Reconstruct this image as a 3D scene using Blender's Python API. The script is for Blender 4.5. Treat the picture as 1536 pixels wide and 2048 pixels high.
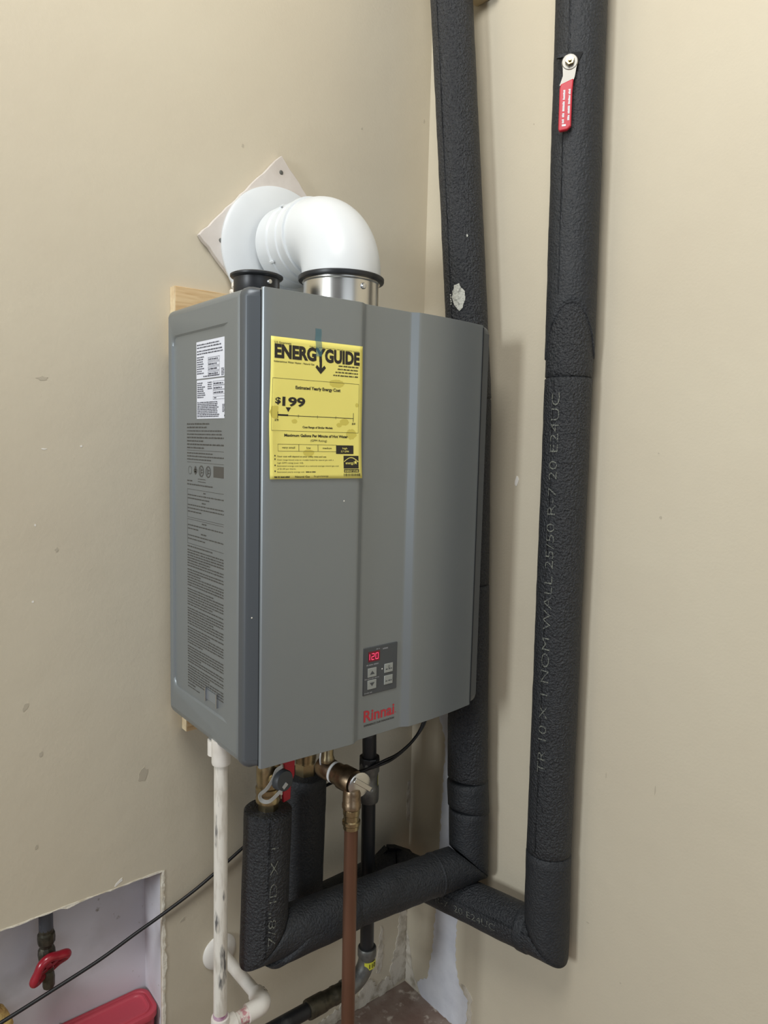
import bpy, bmesh, math, random
from mathutils import Vector, Matrix, noise

for o in list(bpy.data.objects): bpy.data.objects.remove(o, do_unlink=True)
S = bpy.context.scene
C = S.collection
PI = math.pi

# ------------------------------------------------------------------ camera, world, light, exposure
FLOOR = -0.792                      # heights are measured from the underside of the heater casing
cam_d = bpy.data.cameras.new('camera'); cam = bpy.data.objects.new('camera', cam_d); C.objects.link(cam)
cam_d.sensor_fit = 'VERTICAL'; cam_d.sensor_height = 36.0; cam_d.lens = 1420.0 / 2048.0 * 36.0
cam_d.clip_start = 0.02; cam_d.clip_end = 60
cam.location = (-0.46109, -1.15831, 0.46861)
cam.rotation_euler = (1.4715222, -0.0237970, -0.6788044)
S.camera = cam

W = bpy.data.worlds.new('world'); S.world = W; W.use_nodes = True
bg = W.node_tree.nodes['Background']
bg.inputs[0].default_value = (0.93, 0.95, 1.0, 1); bg.inputs[1].default_value = 0.075

def area(name, loc, target, sx, sy, power, col):
    d = bpy.data.lights.new(name, 'AREA'); d.shape = 'RECTANGLE'; d.size = sx; d.size_y = sy; d.energy = power; d.color = col
    o = bpy.data.objects.new(name, d); C.objects.link(o); o.location = loc
    o.rotation_euler = (Vector(target) - Vector(loc)).to_track_quat('-Z', 'Y').to_euler()
    return o
# daylight through the open side door of the garage, far to the left
area('window_daylight', (-4.2, -1.05, 0.95), (0.4, -0.25, 0.55), 0.7, 1.0, 92, (0.90, 0.96, 1.0))
# more daylight from the open garage door behind the photographer
area('door_daylight', (-0.9, -4.4, 0.75), (0.0, 0.0, 0.45), 2.4, 1.8, 22, (0.84, 0.92, 1.0))
# unseen overhead fill light, added so the walls dim towards the floor
gl = bpy.data.lights.new('overhead_fill', 'POINT'); gl.energy = 128; gl.shadow_soft_size = 0.45; gl.color = (1.0, 0.985, 0.95)
go = bpy.data.objects.new('overhead_fill', gl); C.objects.link(go); go.location = (-0.75, -1.05, 2.05)

S.view_settings.view_transform = 'Standard'; S.view_settings.look = 'None'
S.view_settings.gamma = 1.0; S.view_settings.use_curve_mapping = False
S.view_settings.exposure = -0.14

# ------------------------------------------------------------------ materials
def lin(c):
    f = lambda v: v / 12.92 if v <= 0.04045 else ((v + 0.055) / 1.055) ** 2.4
    return tuple(f(v / 255.0) for v in c) + (1.0,)
def mat(name, col, rough=0.5, metal=0.0, bump=None, tint=None, spec=0.5, emit=None, alpha=1.0, coat=0.0, stretch=None):
    m = bpy.data.materials.new(name); m.use_nodes = True
    nt = m.node_tree; N = nt.nodes; Lk = nt.links; b = N['Principled BSDF']
    b.inputs['Base Color'].default_value = lin(col); b.inputs['Roughness'].default_value = rough
    b.inputs['Metallic'].default_value = metal; b.inputs['Specular IOR Level'].default_value = spec
    b.inputs['Alpha'].default_value = alpha; b.inputs['Coat Weight'].default_value = coat
    if emit:
        b.inputs['Emission Color'].default_value = lin(emit[0]); b.inputs['Emission Strength'].default_value = emit[1]
    if bump or tint:
        tc = N.new('ShaderNodeTexCoord'); src = tc.outputs['Object']
        if stretch:
            mp = N.new('ShaderNodeMapping'); mp.inputs['Scale'].default_value = stretch
            Lk.new(src, mp.inputs['Vector']); src = mp.outputs['Vector']
    if tint:            # list of (scale, colour, lo, hi, detail)
        prev = None
        for (sc, c2, lo, hi, det) in tint:
            n = N.new('ShaderNodeTexNoise'); n.inputs['Scale'].default_value = sc; n.inputs['Detail'].default_value = det
            Lk.new(src, n.inputs['Vector'])
            r = N.new('ShaderNodeMapRange'); r.inputs['From Min'].default_value = lo; r.inputs['From Max'].default_value = hi
            Lk.new(n.outputs['Fac'], r.inputs['Value'])
            x = N.new('ShaderNodeMix'); x.data_type = 'RGBA'
            Lk.new(r.outputs['Result'], x.inputs['Factor'])
            if prev is None: x.inputs[6].default_value = lin(col)
            else: Lk.new(prev, x.inputs[6])
            x.inputs[7].default_value = lin(c2); prev = x.outputs[2]
        Lk.new(prev, b.inputs['Base Color'])
    if bump:            # list of (scale, strength, distance)
        prevn = None
        for (sc, st, di) in bump:
            n = N.new('ShaderNodeTexNoise'); n.inputs['Scale'].default_value = sc; n.inputs['Detail'].default_value = 3
            Lk.new(src, n.inputs['Vector'])
            bp = N.new('ShaderNodeBump'); bp.inputs['Strength'].default_value = st; bp.inputs['Distance'].default_value = di
            Lk.new(n.outputs['Fac'], bp.inputs['Height'])
            if prevn: Lk.new(prevn, bp.inputs['Normal'])
            prevn = bp.outputs['Normal']
        Lk.new(prevn, b.inputs['Normal'])
    return m

M = {}
M['paint'] = mat('tan_wall_paint', (201, 192, 171), 0.62, bump=[(9, 0.18, 0.01), (220, 0.12, 0.002)],
                 tint=[(3.0, (197, 187, 166), .35, .7, 4)])
M['paper'] = mat('bare_drywall_paper', (214, 216, 222), 0.8, bump=[(70, .25, .003)], tint=[(18, (196, 198, 206), .4, .75, 4)])
M['cavity'] = mat('cavity_drywall', (205, 203, 208), 0.8, bump=[(20, .15, .004)], tint=[(9, (176, 172, 172), .5, .8, 5), (60, (130, 122, 112), .70, .8, 3)])
M['gypsum'] = mat('gypsum_core', (226, 220, 204), 0.9, bump=[(160, .5, .003)], tint=[(50, (190, 178, 152), .5, .75, 4)])
M['plaster'] = mat('plaster_smear', (205, 198, 184), 0.85, bump=[(90, .5, .003)], tint=[(40, (160, 150, 132), .48, .7, 5)])
M['floor'] = mat('stained_concrete', (152, 137, 126), 0.8, bump=[(60, .4, .004)], tint=[(14, (124, 101, 90), .4, .65, 6), (45, (196, 184, 172), .6, .72, 5)])
M['steel'] = mat('grey_metallic_paint', (136, 142, 145), 0.36, 0.45, bump=[(900, .05, .0005)], tint=[(2.5, (132, 138, 141), .3, .7, 2)])
M['trim'] = mat('dark_grey_trim', (86, 91, 96), 0.43, 0.4)
M['rim'] = mat('cover_rim_grey', (92, 97, 102), 0.42, 0.4)
M['gap'] = mat('dark_gap', (28, 30, 32), 0.7)
M['pvc'] = mat('white_vent_plastic', (218, 222, 224), 0.36, tint=[(9, (210, 214, 216), .4, .8, 3)])
M['board'] = mat('white_painted_board', (212, 205, 198), 0.75, bump=[(50, .3, .003)], tint=[(11, (190, 180, 170), .45, .75, 5)])
M['alu'] = mat('bright_aluminium', (205, 203, 198), 0.26, 1.0, bump=[(30, .06, .002)], stretch=(1, 1, .2))
M['rubber'] = mat('black_rubber', (30, 32, 36), 0.38)
M['screw'] = mat('zinc_screw', (200, 202, 205), 0.25, 1.0)
M['lever'] = mat('dull_steel_lever', (150, 148, 142), 0.5, 0.9)
M['foam'] = mat('black_foam_skin', (47, 49, 52), 0.52, bump=[(270, 1.0, .006), (90, .4, .004)], tint=[(260, (36, 38, 42), .40, .60, 2)], spec=.5)
M['foam_smooth'] = mat('smooth_black_foam', (43, 45, 48), 0.55, bump=[(270, .8, .0035), (60, .4, .004)], tint=[(120, (38, 41, 45), .4, .7, 2)], spec=.4)
M['slit'] = mat('foam_slit', (14, 15, 17), 0.8)
M['foamink'] = mat('pale_foam_print', (112, 114, 104), 0.7, tint=[(420, (58, 60, 62), .47, .56, 2)])
M['foampaint'] = mat('dried_white_paint', (196, 196, 186), 0.8, bump=[(300, .8, .003)], tint=[(220, (150, 150, 142), .5, .66, 3)])
M['brass'] = mat('nickel_brass', (172, 157, 124), 0.30, 1.0, bump=[(120, .1, .001)], tint=[(40, (134, 120, 94), .45, .7, 4)])
M['bronze'] = mat('bronze_body', (150, 131, 108), 0.36, 1.0, bump=[(160, .25, .001)], tint=[(60, (118, 101, 82), .45, .7, 4)])
M['copper'] = mat('aged_copper', (126, 92, 74), 0.45, 0.7, tint=[(14, (106, 76, 60), .4, .7, 5)], stretch=(1, 1, .3))
M['blackpipe'] = mat('black_iron', (38, 40, 43), 0.42, 0.2, bump=[(60, .15, .002)], tint=[(30, (78, 80, 82), .66, .8, 4)])
M['galv'] = mat('grey_iron_fitting', (120, 120, 116), 0.5, 0.6, bump=[(150, .3, .002)], tint=[(40, (90, 90, 88), .45, .7, 4)])
M['oldiron'] = mat('tarnished_fitting', (86, 82, 70), 0.5, 0.7, bump=[(150, .4, .002)], tint=[(60, (58, 56, 48), .45, .7, 4)])
M['teflon'] = mat('white_thread_tape', (228, 228, 226), 0.6)
M['red'] = mat('red_vinyl_grip', (190, 40, 56), 0.42)
M['redwheel'] = mat('red_enamel_wheel', (150, 30, 44), 0.3, coat=.3)
M['redlid'] = mat('red_plastic', (186, 66, 80), 0.42, bump=[(15, .1, .004)])
M['pipewhite'] = mat('white_pvc_pipe', (220, 216, 206), 0.4, tint=[(26, (96, 96, 96), .60, .66, 4), (60, (196, 190, 178), .5, .7, 3)], stretch=(2.2, 2.2, .45))
M['pipeclean'] = mat('white_pvc_fitting', (226, 222, 214), 0.38, tint=[(20, (205, 198, 188), .5, .8, 3)])
M['primer'] = mat('purple_primer', (190, 160, 178), 0.5, tint=[(70, (150, 96, 130), .45, .6, 3)])
M['pinkprint'] = mat('red_print_on_pipe', (196, 140, 146), 0.5, tint=[(140, (222, 214, 206), .45, .55, 2)])
M['cord'] = mat('black_cord', (20, 20, 22), 0.45)
M['wood'] = mat('pine_board', (218, 190, 146), 0.6, bump=[(40, .15, .002)], tint=[(22, (190, 152, 104), .42, .68, 4)], stretch=(.5, 1, 6))
M['woodend'] = mat('pine_end_grain', (224, 206, 170), 0.7, tint=[(60, (206, 180, 140), .4, .7, 3)])
M['yellow'] = mat('yellow_label_paper', (241, 230, 124), 0.55, bump=[(14, .12, .004)])
M['stain'] = mat('oily_stain', (214, 200, 92), 0.5)
M['ink'] = mat('black_ink', (40, 36, 30), 0.6)
M['sideink'] = mat('grey_brown_ink', (76, 74, 70), 0.6)
M['labelwhite'] = mat('white_label', (222, 226, 236), 0.45)
M['labelink'] = mat('label_ink', (70, 72, 84), 0.6)
M['tape'] = mat('blue_tape', (78, 130, 142), 0.4, alpha=.5)
M['panel'] = mat('control_panel_grey', (70, 74, 78), 0.4)
M['display'] = mat('display_window', (70, 4, 22), 0.3, emit=((150, 0, 36), .25))
M['digit'] = mat('lit_digits', (255, 90, 130), 0.3, emit=((255, 60, 110), 0.9))
M['button'] = mat('button_grey', (150, 154, 150), 0.5)
M['panelink'] = mat('panel_white_print', (150, 152, 156), 0.6)
M['led'] = mat('indicator', (235, 235, 235), 0.3)
M['logored'] = mat('logo_red', (186, 50, 62), 0.5)
M['capgrey'] = mat('grey_cap', (62, 66, 70), 0.5)
M['strap'] = mat('pale_strap', (178, 178, 174), 0.5)
M['yellowtag'] = mat('yellow_tag', (214, 214, 70), 0.55)
M['fibre'] = mat('yellow_fibre', (206, 178, 110), 0.95, bump=[(120, 1, .006)], tint=[(30, (150, 118, 70), .4, .7, 5)])
M['sealant'] = mat('pale_sealant', (222, 216, 204), 0.5, bump=[(60, .6, .006)])
M['block'] = mat('tan_block', (176, 160, 128), 0.7)
M['wire'] = mat('white_wire', (214, 216, 220), 0.45)
M['spall'] = mat('paint_chip_white', (228, 224, 216), 0.8)
M['scuff'] = mat('dark_scuff', (180, 171, 152), 0.7)

# ------------------------------------------------------------------ geometry helpers
def frame(a, hint=(0, 0, 1)):
    a = Vector(a).normalized(); h = Vector(hint)
    if abs(a.dot(h)) > .95: h = Vector((1, 0, 0))
    u = h.cross(a).normalized(); v = a.cross(u).normalized()
    return a, u, v
class MB:
    def __init__(s): s.v = []; s.f = []
    def add(s, vs, fs):
        n = len(s.v); s.v += [Vector(q) for q in vs]; s.f += [tuple(i + n for i in f) for f in fs]; return s
    def box(s, lo, hi):
        x0, y0, z0 = lo; x1, y1, z1 = hi
        return s.add([(x0, y0, z0), (x1, y0, z0), (x1, y1, z0), (x0, y1, z0), (x0, y0, z1), (x1, y0, z1), (x1, y1, z1), (x0, y1, z1)],
                     [(0, 3, 2, 1), (4, 5, 6, 7), (0, 1, 5, 4), (1, 2, 6, 5), (2, 3, 7, 6), (3, 0, 4, 7)])
    def obox(s, c, ax, ay, az):          # oriented box: centre and three half vectors
        c = Vector(c); ax, ay, az = Vector(ax), Vector(ay), Vector(az); vs = []
        for k in (-1, 1):
            for (i, j) in ((-1, -1), (1, -1), (1, 1), (-1, 1)): vs.append(c + ax * i + ay * j + az * k)
        return s.add(vs, [(0, 3, 2, 1), (4, 5, 6, 7), (0, 1, 5, 4), (1, 2, 6, 5), (2, 3, 7, 6), (3, 0, 4, 7)])
    def lathe(s, prof, org, axis, seg=40, hint=(0, 0, 1), phase=0.0, lobes=None):   # prof: (radius, height along axis)
        a, u, v = frame(axis, hint); org = Vector(org); vs = []; fs = []
        for (r, h) in prof:
            for i in range(seg):
                t = 2 * PI * i / seg + phase; rr = r * (lobes(t) if lobes else 1)
                vs.append(org + a * h + (u * math.cos(t) + v * math.sin(t)) * rr)
        for k in range(len(prof) - 1):
            for i in range(seg):
                j = (i + 1) % seg; fs.append((k * seg + i, k * seg + j, (k + 1) * seg + j, (k + 1) * seg + i))
        fs.append(tuple(range(seg - 1, -1, -1))); n = (len(prof) - 1) * seg; fs.append(tuple(range(n, n + seg)))
        return s.add(vs, fs)
    def cyl(s, p0, p1, r, seg=32, r1=None, ch=0.0):
        p0, p1 = Vector(p0), Vector(p1); L = (p1 - p0).length; r1 = r if r1 is None else r1
        pr = [(r - ch, 0), (r, ch), (r1, L - ch), (r1 - ch, L)] if ch else [(r, 0), (r1, L)]
        return s.lathe(pr, p0, p1 - p0, seg)
    def hexa(s, p0, p1, r, ch=.0015): 
        p0, p1 = Vector(p0), Vector(p1); L = (p1 - p0).length
        return s.lathe([(r * .93, 0), (r, ch), (r, L - ch), (r * .93, L)], p0, p1 - p0, 6, phase=.3)
    def tube(s, pts, r, seg=20, cap=True):
        pts = [Vector(q) for q in pts]; n = len(pts); vs = []; fs = []
        T = []
        for i in range(n):
            d = (pts[min(i + 1, n - 1)] - pts[max(i - 1, 0)]).normalized(); T.append(d)
        a, u, v = frame(T[0])
        for i in range(n):
            if i:
                u = (u - T[i] * u.dot(T[i])).normalized(); v = T[i].cross(u)
            rr = r(i / (n - 1)) if callable(r) else r
            for k in range(seg):
                t = 2 * PI * k / seg; vs.append(pts[i] + (u * math.cos(t) + v * math.sin(t)) * rr)
        for i in range(n - 1):
            for k in range(seg):
                j = (k + 1) % seg; fs.append((i * seg + k, i * seg + j, (i + 1) * seg + j, (i + 1) * seg + k))
        if cap: fs.append(tuple(range(seg - 1, -1, -1))); fs.append(tuple(range((n - 1) * seg, n * seg)))
        return s.add(vs, fs)
    def ring(s, c, axis, R, r, seg=48, sub=10, flat=1.0):
        a, u, v = frame(axis); c = Vector(c); vs = []; fs = []
        for i in range(seg):
            t = 2 * PI * i / seg; d = u * math.cos(t) + v * math.sin(t)
            for k in range(sub):
                q = 2 * PI * k / sub; vs.append(c + d * (R + r * math.cos(q)) + a * r * flat * math.sin(q))
        for i in range(seg):
            for k in range(sub):
                j = (i + 1) % seg; l = (k + 1) % sub; fs.append((i * sub + k, j * sub + k, j * sub + l, i * sub + l))
        return s.add(vs, fs)
    def prism(s, pts, off):              # extruded polygon (3-D points, offset vector)
        pts = [Vector(q) for q in pts]; off = Vector(off); n = len(pts)
        return s.add(pts + [q + off for q in pts], [tuple(range(n - 1, -1, -1)), tuple(range(n, 2 * n))] + [(i, (i + 1) % n, n + (i + 1) % n, n + i) for i in range(n)])
    def build(s, name, m, parent=None, sharp=38, bevel=0.0, seg=2, bangle=50):
        me = bpy.data.meshes.new(name); base = Vector((0, 0, 0))
        o = bpy.data.objects.new(name, me); C.objects.link(o)
        if parent is not None:
            root = parent
            while root.parent: root = root.parent
            base = Vector(root['base']); o.parent = parent
        else:
            xs = [q.x for q in s.v]; ys = [q.y for q in s.v]; zs = [q.z for q in s.v]
            base = Vector(((min(xs) + max(xs)) / 2, (min(ys) + max(ys)) / 2, min(zs))); o.location = base; o['base'] = list(base)
        me.from_pydata([q - base for q in s.v], [], s.f); me.update()
        bm = bmesh.new(); bm.from_mesh(me); bmesh.ops.recalc_face_normals(bm, faces=bm.faces); bm.to_mesh(me); bm.free()
        me.shade_smooth(); me.set_sharp_from_angle(angle=math.radians(sharp)); me.materials.append(M[m] if isinstance(m, str) else m)
        if bevel:
            b = o.modifiers.new('bevel', 'BEVEL'); b.width = bevel; b.segments = seg; b.limit_method = 'ANGLE'; b.angle_limit = math.radians(bangle)
            b.harden_normals = False
        return o
def tag(o, label, cat, group=None):
    o['label'] = label; o['category'] = cat
    if group: o['group'] = group
    return o
def thing(name, loc, label, cat, group=None):
    o = bpy.data.objects.new(name, None); C.objects.link(o); o.location = loc; o['base'] = list(loc); o.empty_display_size = .05
    return tag(o, label, cat, group)
def struct(o): o['kind'] = 'structure'; return o
def lab(o, t): o['label'] = t; return o
def spline(pts, n=12):
    pts = [Vector(q) for q in pts]; out = []
    P = [pts[0] * 2 - pts[1]] + pts + [pts[-1] * 2 - pts[-2]]
    for i in range(1, len(P) - 2):
        for k in range(n):
            t = k / n; a, b, c, d = P[i - 1], P[i], P[i + 1], P[i + 2]
            out.append(.5 * ((2 * b) + (c - a) * t + (2 * a - 5 * b + 4 * c - d) * t * t + (3 * b - a - 3 * c + d) * t ** 3))
    out.append(pts[-1]); return out
def arc(c, u, v, r, t0, t1, n=14):
    c, u, v = Vector(c), Vector(u), Vector(v)
    return [c + u * (r * math.cos(t0 + (t1 - t0) * i / n)) + v * (r * math.sin(t0 + (t1 - t0) * i / n)) for i in range(n + 1)]

# flat print: text and marks collected in (u, v) millimetre-free sheet coordinates, then laid on a surface
_tc = {}
def text_geo(s, bold=0.0):
    k = (s, bold)
    if k not in _tc:
        cu = bpy.data.curves.new('t', 'FONT'); cu.body = s; cu.offset = bold; cu.resolution_u = 3
        ob = bpy.data.objects.new('t', cu); C.objects.link(ob); dg = bpy.context.evaluated_depsgraph_get()
        me = bpy.data.meshes.new_from_object(ob.evaluated_get(dg))
        vs = [(q.co.x, q.co.y) for q in me.vertices]; fs = [tuple(f.vertices) for f in me.polygons]
        bpy.data.objects.remove(ob); bpy.data.curves.remove(cu); bpy.data.meshes.remove(me)
        _tc[k] = (vs, fs)
    return _tc[k]
class Print:
    def __init__(s, seed=1): s.v = []; s.f = []; s.rnd = random.Random(seed)
    def poly(s, pts): n = len(s.v); s.v += list(pts); s.f.append(tuple(range(n, n + len(pts))))
    def rect(s, u0, v0, u1, v1): s.poly([(u0, v0), (u1, v0), (u1, v1), (u0, v1)])
    def frame(s, u0, v0, u1, v1, t):
        s.rect(u0, v0, u1, v0 + t); s.rect(u0, v1 - t, u1, v1); s.rect(u0, v0, u0 + t, v1); s.rect(u1 - t, v0, u1, v1)
    def text(s, t, u, v, cap, width=None, align='l', bold=0.0):     # v = baseline, v runs upwards
        vs, fs = text_geo(t, bold); x0 = min(q[0] for q in vs); x1 = max(q[0] for q in vs)
        ky = cap / .70; kx = width / (x1 - x0) if width else ky
        w = (x1 - x0) * kx; u0 = u - (w if align == 'r' else w / 2 if align == 'c' else 0)
        n = len(s.v); s.v += [(u0 + (q[0] - x0) * kx, v + q[1] * ky) for q in vs]; s.f += [tuple(i + n for i in f) for f in fs]
    def greek(s, u0, u1, v, h, fill=1.0, align='l'):                 # a line of print too fine to read
        x = u0 if align == 'l' else u1 - (u1 - u0) * fill; end = u0 + (u1 - u0) * fill if align == 'l' else u1
        while x < end - h:
            w = min(h * s.rnd.uniform(1.3, 4.6), end - x); y = x
            while y < x + w - h * .25:
                a = h * s.rnd.uniform(.72, 1.0); s.rect(y, v, min(y + h * .5, x + w), v + a); y += h * .62
            x += w + h * .55
    def ellipse(s, u, v, a, b, n=28, wob=0.0):
        s.poly([(u + a * math.cos(2 * PI * i / n) * (1 + wob * s.rnd.uniform(-1, 1)), v + b * math.sin(2 * PI * i / n) * (1 + wob * s.rnd.uniform(-1, 1))) for i in range(n)])
    def annulus(s, u, v, a, t, n=28):
        for i in range(n):
            p, q = 2 * PI * i / n, 2 * PI * (i + 1) / n
            s.poly([(u + a * math.cos(p), v + a * math.sin(p)), (u + a * math.cos(q), v + a * math.sin(q)), (u + (a - t) * math.cos(q), v + (a - t) * math.sin(q)), (u + (a - t) * math.cos(p), v + (a - t) * math.sin(p))])
    def stroke(s, pts, t):
        for (a, b) in zip(pts[:-1], pts[1:]):
            d = Vector((b[0] - a[0], b[1] - a[1])).normalized() * t / 2; n = Vector((-d.y, d.x))
            s.poly([(a[0] - d.x - n.x, a[1] - d.y - n.y), (b[0] + d.x - n.x, b[1] + d.y - n.y), (b[0] + d.x + n.x, b[1] + d.y + n.y), (a[0] - d.x + n.x, a[1] - d.y + n.y)])
    def build(s, name, m, parent, fn, fine=None):
        vs, fs = s.v, s.f
        if fine:
            bm = bmesh.new(); bv = [bm.verts.new((a, b, 0)) for (a, b) in vs]
            for f in fs:
                try: bm.faces.new([bv[i] for i in f])
                except ValueError: pass
            bmesh.ops.triangulate(bm, faces=bm.faces)
            for _ in range(3):
                ed = [e for e in bm.edges if e.calc_length() > fine]
                if not ed: break
                bmesh.ops.subdivide_edges(bm, edges=ed, cuts=1); bmesh.ops.triangulate(bm, faces=[f for f in bm.faces if len(f.verts) > 3])
            bm.verts.index_update(); vs = [(q.co.x, q.co.y) for q in bm.verts]; fs = [tuple(q.index for q in f.verts) for f in bm.faces]; bm.free()
        mb = MB(); mb.add([fn(a, b) for (a, b) in vs], fs)
        o = mb.build(name, m, parent); return o

# ------------------------------------------------------------------ the room
XR = 0.5752                                                # plane of the right wall
HX0, HX1, HZ0, HZ1 = -0.62, -0.0065, -0.72, -0.2965        # opening cut in the back wall
mb = MB(); xs = [-5.0, HX0, HX1, XR + .1]; zs = [FLOOR - .02, HZ0, HZ1, 2.6]; T = .0127
for i in range(3):
    for k in range(3):
        if i == 1 and k == 1: continue
        mb.add([(xs[i], 0, zs[k]), (xs[i + 1], 0, zs[k]), (xs[i + 1], 0, zs[k + 1]), (xs[i], 0, zs[k + 1])], [(0, 1, 2, 3)])
rim = [(HX0, HZ0), (HX1, HZ0), (HX1, HZ1), (HX0, HZ1)]
for i in range(4):
    a, b = rim[i], rim[(i + 1) % 4]
    mb.add([(a[0], 0, a[1]), (b[0], 0, b[1]), (b[0], T, b[1]), (a[0], T, a[1])], [(0, 1, 2, 3)])
mb.add([(-5, T, FLOOR), (HX0, T, FLOOR), (HX0, T, 2.6), (-5, T, 2.6)], [(3, 2, 1, 0)])
mb.add([(HX1, T, FLOOR), (XR, T, FLOOR), (XR, T, 2.6), (HX1, T, 2.6)], [(3, 2, 1, 0)])
mb.add([(HX0, T, HZ1), (HX1, T, HZ1), (HX1, T, 2.6), (HX0, T, 2.6)], [(3, 2, 1, 0)])
wall_back = struct(mb.build('wall_back', 'paint')); wall_back['label'] = 'tan painted wall carrying the water heater, with a cut opening low down'; wall_back['category'] = 'wall'
mb = MB(); mb.box((XR, -5.0, FLOOR - .02), (XR + .1, 0.0, 2.6))
wall_right = struct(mb.build('wall_right', 'paint')); wall_right['label'] = 'tan painted wall right of the heater with two insulated risers'; wall_right['category'] = 'wall'
mb = MB(); mb.box((-5, -5, FLOOR - .1), (XR, 0.0, FLOOR))
floor = struct(mb.build('floor', 'floor')); floor['label'] = 'stained brown concrete floor in the corner'; floor['category'] = 'floor'
# inside of the wall seen through the opening
mb = MB(); x0, x1, y0, y1, z0, z1 = -.66, HX1 + .001, T + .0002, .092, -.75, .05
mb.add([(x0, y1, z0), (x1, y1, z0), (x1, y1, z1), (x0, y1, z1)], [(0, 1, 2, 3)])
mb.add([(x1, y0, z0), (x1, y1, z0), (x1, y1, z1), (x1, y0, z1)], [(0, 1, 2, 3)])
mb.add([(x0, y0, z0), (x0, y1, z0), (x0, y1, z1), (x0, y0, z1)], [(0, 1, 2, 3)])
mb.add([(x0, y0, z0), (x1, y0, z0), (x1, y1, z0), (x0, y1, z0)], [(0, 1, 2, 3)])
mb.add([(x0, y0, z1), (x1, y0, z1), (x1, y1, z1), (x0, y1, z1)], [(0, 1, 2, 3)])
inner = struct(mb.build('wall_inner', 'cavity')); inner['label'] = 'whitish board inside the cut wall opening'; inner['category'] = 'wall'

rnd = random.Random(7)
def ragged(pts, step, amp, seed):
    r = random.Random(seed); out = []
    n = len(pts)
    for i in range(n):
        a, b = Vector((*pts[i], 0)), Vector((*pts[(i + 1) % n], 0)); d = b - a; k = max(1, int(d.length / step)); nn = Vector((-d.y, d.x, 0)).normalized()
        for j in range(k):
            q = a + d * (j / k) + (nn * r.uniform(-amp, amp) if j else Vector()); out.append((q.x, q.y))
    return out
def patch_right(name, m, pts, th=.0008, amp=.0025, seed=1, label=None):
    q = ragged(pts, .006, amp, seed); mb = MB(); mb.prism([(XR - th, a, b) for (a, b) in q], (th, 0, 0)); o = mb.build(name, m, wall_right)
    if label: o['label'] = label
    return o
def patch_back(name, m, pts, th=.0008, amp=.0025, seed=1, label=None):
    q = ragged(pts, .006, amp, seed); mb = MB(); mb.prism([(a, -th, b) for (a, b) in q], (0, th, 0)); o = mb.build(name, m, wall_back)
    if label: o['label'] = label
    return o
patch_right('bare_patch', 'paper', [(-.086, -.09), (-.088, -.125), (-.108, -.165), (-.11, -.20), (-.106, -.24), (-.106, -.30), (-.100, -.42), (-.094, -.50),
            (-.096, -.56), (-.091, -.62), (-.091, -.66), (-.082, -.69), (-.076, -.735), (-.044, -.765), (-.0425, -.781), (-.06, FLOOR), (-.200, FLOOR),
            (-.200, -.742), (-.203, -.705), (-.176, -.69), (-.163, -.65), (-.160, -.59), (-.163, -.52), (-.172, -.45), (-.16, -.30), (-.145, -.09)], seed=3, label='bare white drywall paper where the paint was torn off')
patch_right('plaster_smear', 'plaster', [(-.174, -.686), (-.19, -.68), (-.212, -.692), (-.214, -.735), (-.209, FLOOR), (-.199, FLOOR), (-.201, -.744), (-.203, -.706)], th=.0012, amp=.003, seed=4)
patch_right('plaster_smear', 'plaster', [(-.016, -.70), (-.002, -.66), (-.002, -.787), (-.05, -.789), (-.045, -.775), (-.027, -.752)], th=.0014, amp=.002, seed=14)
patch_back('plaster_smear', 'plaster', [(.562, -.50), (.572, -.50), (.574, -.64), (.574, -.785), (.538, -.785), (.526, -.745), (.543, -.69), (.553, -.62), (.556, -.55)], th=.0013, amp=.003, seed=5, label='pale plaster smear in the corner')
patch_back('plaster_smear', 'plaster', [(.565, -.30), (.574, -.30), (.574, -.40), (.566, -.39)], th=.001, amp=.002, seed=6)
patch_back('plaster_smear', 'plaster', [(.535, -.775), (.525, -.755), (.49, -.76), (.47, -.735), (.452, -.735), (.438, -.765), (.405, -.755), (.37, -.765), (.30, -.77), (.20, -.775), (.20, -.789), (.535, -.789)], th=.002, amp=.005, seed=8, label='crusty pale filler along the foot of the wall')
patch_back('plaster_smear', 'plaster', [(.497, -.62), (.503, -.63), (.506, -.70), (.498, -.735), (.487, -.73), (.490, -.68)], th=.001, amp=.003, seed=9)
mb = MB()                                                   # ragged gypsum edges of the cut
q = [(HX1 - .0035, HZ1 + .001)]
for i in range(60):
    z = HZ1 - (HZ1 - HZ0) * i / 59; q.append((HX1 + .0028 + rnd.uniform(-.001, .0022) + (.004 if 22 < i < 27 else 0), z))
for i in range(59, -1, -1):
    z = HZ1 - (HZ1 - HZ0) * i / 59; q.append((HX1 - .0012 + rnd.uniform(-.0008, .0008), z))
mb.prism([(a, -.0012, b) for (a, b) in q], (0, .0062, 0)); mb.build('cut_edge', 'gypsum', wall_back)['label'] = 'ragged pale gypsum edge of the cut'
mb = MB(); q = []
for i in range(70):
    x = HX0 + (HX1 - HX0) * i / 69; q.append((x, HZ1 + .0008 + rnd.uniform(-.0004, .0012)))
for i in range(69, -1, -1):
    x = HX0 + (HX1 - HX0) * i / 69; q.append((x, HZ1 - .0012 + rnd.uniform(-.0008, .0012) - (.003 if 50 < i < 53 else 0)))
mb.prism([(a, -.001, b) for (a, b) in q], (0, .005, 0)); mb.build('cut_edge', 'gypsum', wall_back)
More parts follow.
